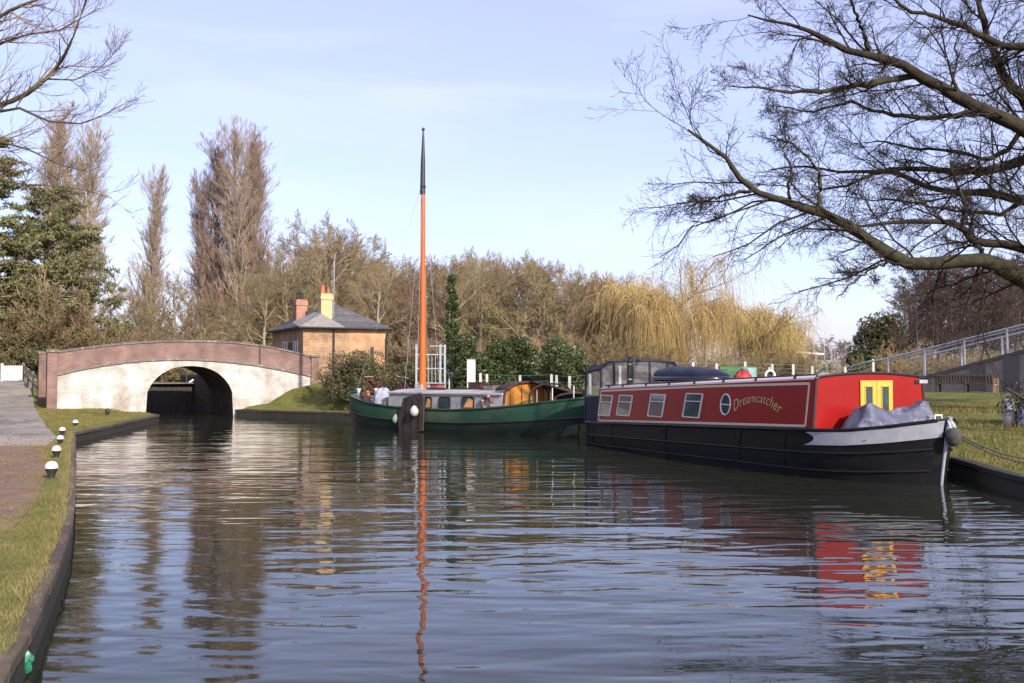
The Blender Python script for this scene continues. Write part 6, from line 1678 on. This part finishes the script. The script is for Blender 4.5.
P4, R4 = grow(P3, R3, 3, rg, t0=.3, ang=35, asd=12, ratio=.5, fall=.3, n=3, gn=.10, tw=.08, rr=.7, tip=.7, rmin=.0034, lmin=.1)
link('crown', tubes_mesh('ash_crown', [(P2, R2, 4), (P3, R3, 3), (P4, R4, 3)], M_asht), ash)

# brush heap at the right edge
leafy('brush_heap', 'dark heap of cut brushwood on the grass behind the grey drum', 'heap', 1000, 1062, 376, 398, 23.5, 2500, .05, mat('dead_leaf', (.045, .038, .03), (.09, .075, .06), scale=6, rough=.8), 14, 26, depth=.8, stemmat=M_oakb)
a, c = at(1003, 387, 22.6), at(1050, 416, 22.0)
mb = MB(); mb.tube([a, a.lerp(c, .5) + Vector((0, 0, .03)), c], [.03, .045, .05], 7); lg = mb.build('cut_bough', M_brown, None, smooth=60); tag(lg, 'sloping cut bough propped against the brushwood heap', 'bough')

# ------------------------------------------------------------------ grass blades and fallen leaves
def blades(name, label, pts, hmin, hmax, wid, m, rg):
    N = len(pts); z = HH(pts); h = rg.uniform(hmin, hmax, N) ** 1.0; az = rg.uniform(0, 6.283, N); ln = rg.uniform(.1, .7, N) * h
    b0_ = np.column_stack([pts, z - .005]); s = np.column_stack([np.cos(az), np.sin(az), 0 * az]) * (wid * rg.uniform(.6, 1.3, N))[:, None]; la = rg.uniform(0, 6.283, N)
    tip = b0_ + np.column_stack([np.cos(la) * ln, np.sin(la) * ln, h])
    V = np.stack([b0_ - s, b0_ + s, tip], 1).reshape(-1, 3)
    o = link(name, raw_mesh(name, V, np.arange(3 * N).reshape(-1, 3), m, smooth=False)); tag(o, label, 'grass', kind='stuff')
def sample(poly, n, rg, ok):
    poly = np.array(poly); lo, hi = poly.min(0), poly.max(0); out, c = [], 0
    while c < n:
        p = rg.uniform(lo, hi, (n, 2)); p = p[inside_np(p, poly)]; p = p[ok(p)]; out.append(p); c += len(p)
    return np.concatenate(out)[:n]
rg = np.random.default_rng(99)
M_blade = mat('grass_blade', (.115, .12, .026), (.20, .165, .055), scale=1.6, rough=.8, c3=(.26, .185, .085), scale3=2.6, lo3=.48, hi3=.68, spec=.2)
Lx = np.array(densify(LEFT_C, .3))
def ledge(P): return np.concatenate([np.min((Lx[None, :, 0] - q[:, 0:1]) ** 2 + (Lx[None, :, 1] - q[:, 1:2]) ** 2, axis=1) ** .5 for q in np.array_split(P, max(1, len(P) // 3000))])
near_poly = [(-.9, 3.0), (-2.9, 5.4)] + [tuple(q) for q in LEFT_C if 5.4 < q[1] < 27 and q[0] < -2] + [(-13.2, 26.5), (-13.6, 24), (-9.5, 14), (-6.5, 9), (-5, 5), (-4, 2)]
PB = np.array(densify(DIRT + DIRT[:1], .12) + densify(PAVED + PAVED[:1], .12))
def okl(p):
    k = ~inside_np(p, CANAL) & (ledge(p) > .10)
    bare = inside_np(p, DIRT) | inside_np(p, PAVED) | inside_np(p, KERB)
    dd = np.concatenate([np.min((PB[None, :, 0] - q[:, 0:1]) ** 2 + (PB[None, :, 1] - q[:, 1:2]) ** 2, axis=1) ** .5 for q in np.array_split(p, max(1, len(p) // 3000))])
    patch = .5 + .5 * np.sin(p[:, 0] * 3.1 + 2 * np.sin(p[:, 1] * 2.3))
    return k & np.where(bare, rg.random(len(p)) < np.exp(-dd / (.06 + .30 * patch)), rg.random(len(p)) < .35 + .65 * np.clip(dd / .35, 0, 1))
blades('verge_grass', 'short tufted grass along the near left bank verge', sample(near_poly, 52000, rg, okl), .015, .05, .004, M_blade, rg)
edge_p = []
for _ in range(9000):
    q = Lx[rg.integers(8, len(Lx))]
    if 3 < q[1] < 30: edge_p.append((q[0] - abs(rg.normal(.10, .06)), q[1] + rg.normal(0, .05)))
M_straw = mat('dry_grass', (.30, .23, .11), (.20, .16, .07), scale=2, rough=.9, spec=.1)
blades('edge_straw', 'pale dry grass fringe overhanging the left bank edging', np.array(edge_p), .03, .10, .0035, M_straw, rg)
lawn = [bw(-2.2, -.2), bw(-6.0, -.2), (-21.2, 41.0), (-18, 36.5), (-15.5, 30), (-13.2, 28.5), bw(-2.2, -3)]
blades('lawn_grass', 'short sunlit grass on the lawn below the bridge', sample(lawn, 16000, rg, lambda p: ~(inside_np(p, CANAL) | inside_np(p, PAVED) | inside_np(p, KERB))), .03, .10, .010, M_blade, rg)
slope = [(8.9, 20.2), (8.75, 18), (8.5, 15.3), (14, 15), (17, 22), (17, 29), (11.5, 31), (7, 31)]
blades('slope_grass', 'rough winter grass on the right bank slope', sample(slope, 42000, rg, lambda p: ~inside_np(p, CANAL)), .03, .11, .008, M_blade, rg)
bank2 = [(-11.2, 45.2), (-6.9, 41.95), (-3.2, 39.9), (-3, 43), (-6, 45), (-9.5, 47.2)]
blades('bank_grass', 'sunlit grass on the bank between bridge and barge', sample(bank2, 14000, rg, lambda p: ~inside_np(p, CANAL)), .03, .10, .010, M_blade, rg)
# fallen leaves
lp = sample([(-3, 3), (-3, 6), (-8, 16), (-11.5, 27), (-17, 30), (-14, 14), (-8, 4)], 2200, rg, lambda p: ~inside_np(p, CANAL) & (ledge(p) > .25))
lp2 = sample(slope, 900, rg, lambda p: ~inside_np(p, CANAL)); lpa = np.vstack([lp, lp2])
P = np.column_stack([lpa, HH(lpa) + .025]); V, Fq = leaf_cards(P, .028, rg, aspect=1.5)
o = link('fallen_leaves', raw_mesh('fallen_leaves', V, Fq, mat('fallen_leaf', (.16, .09, .04), (.26, .17, .085), scale=8, rough=.8), smooth=False)); tag(o, 'scattered brown fallen leaves on towpath and grass', 'leaves', kind='stuff')
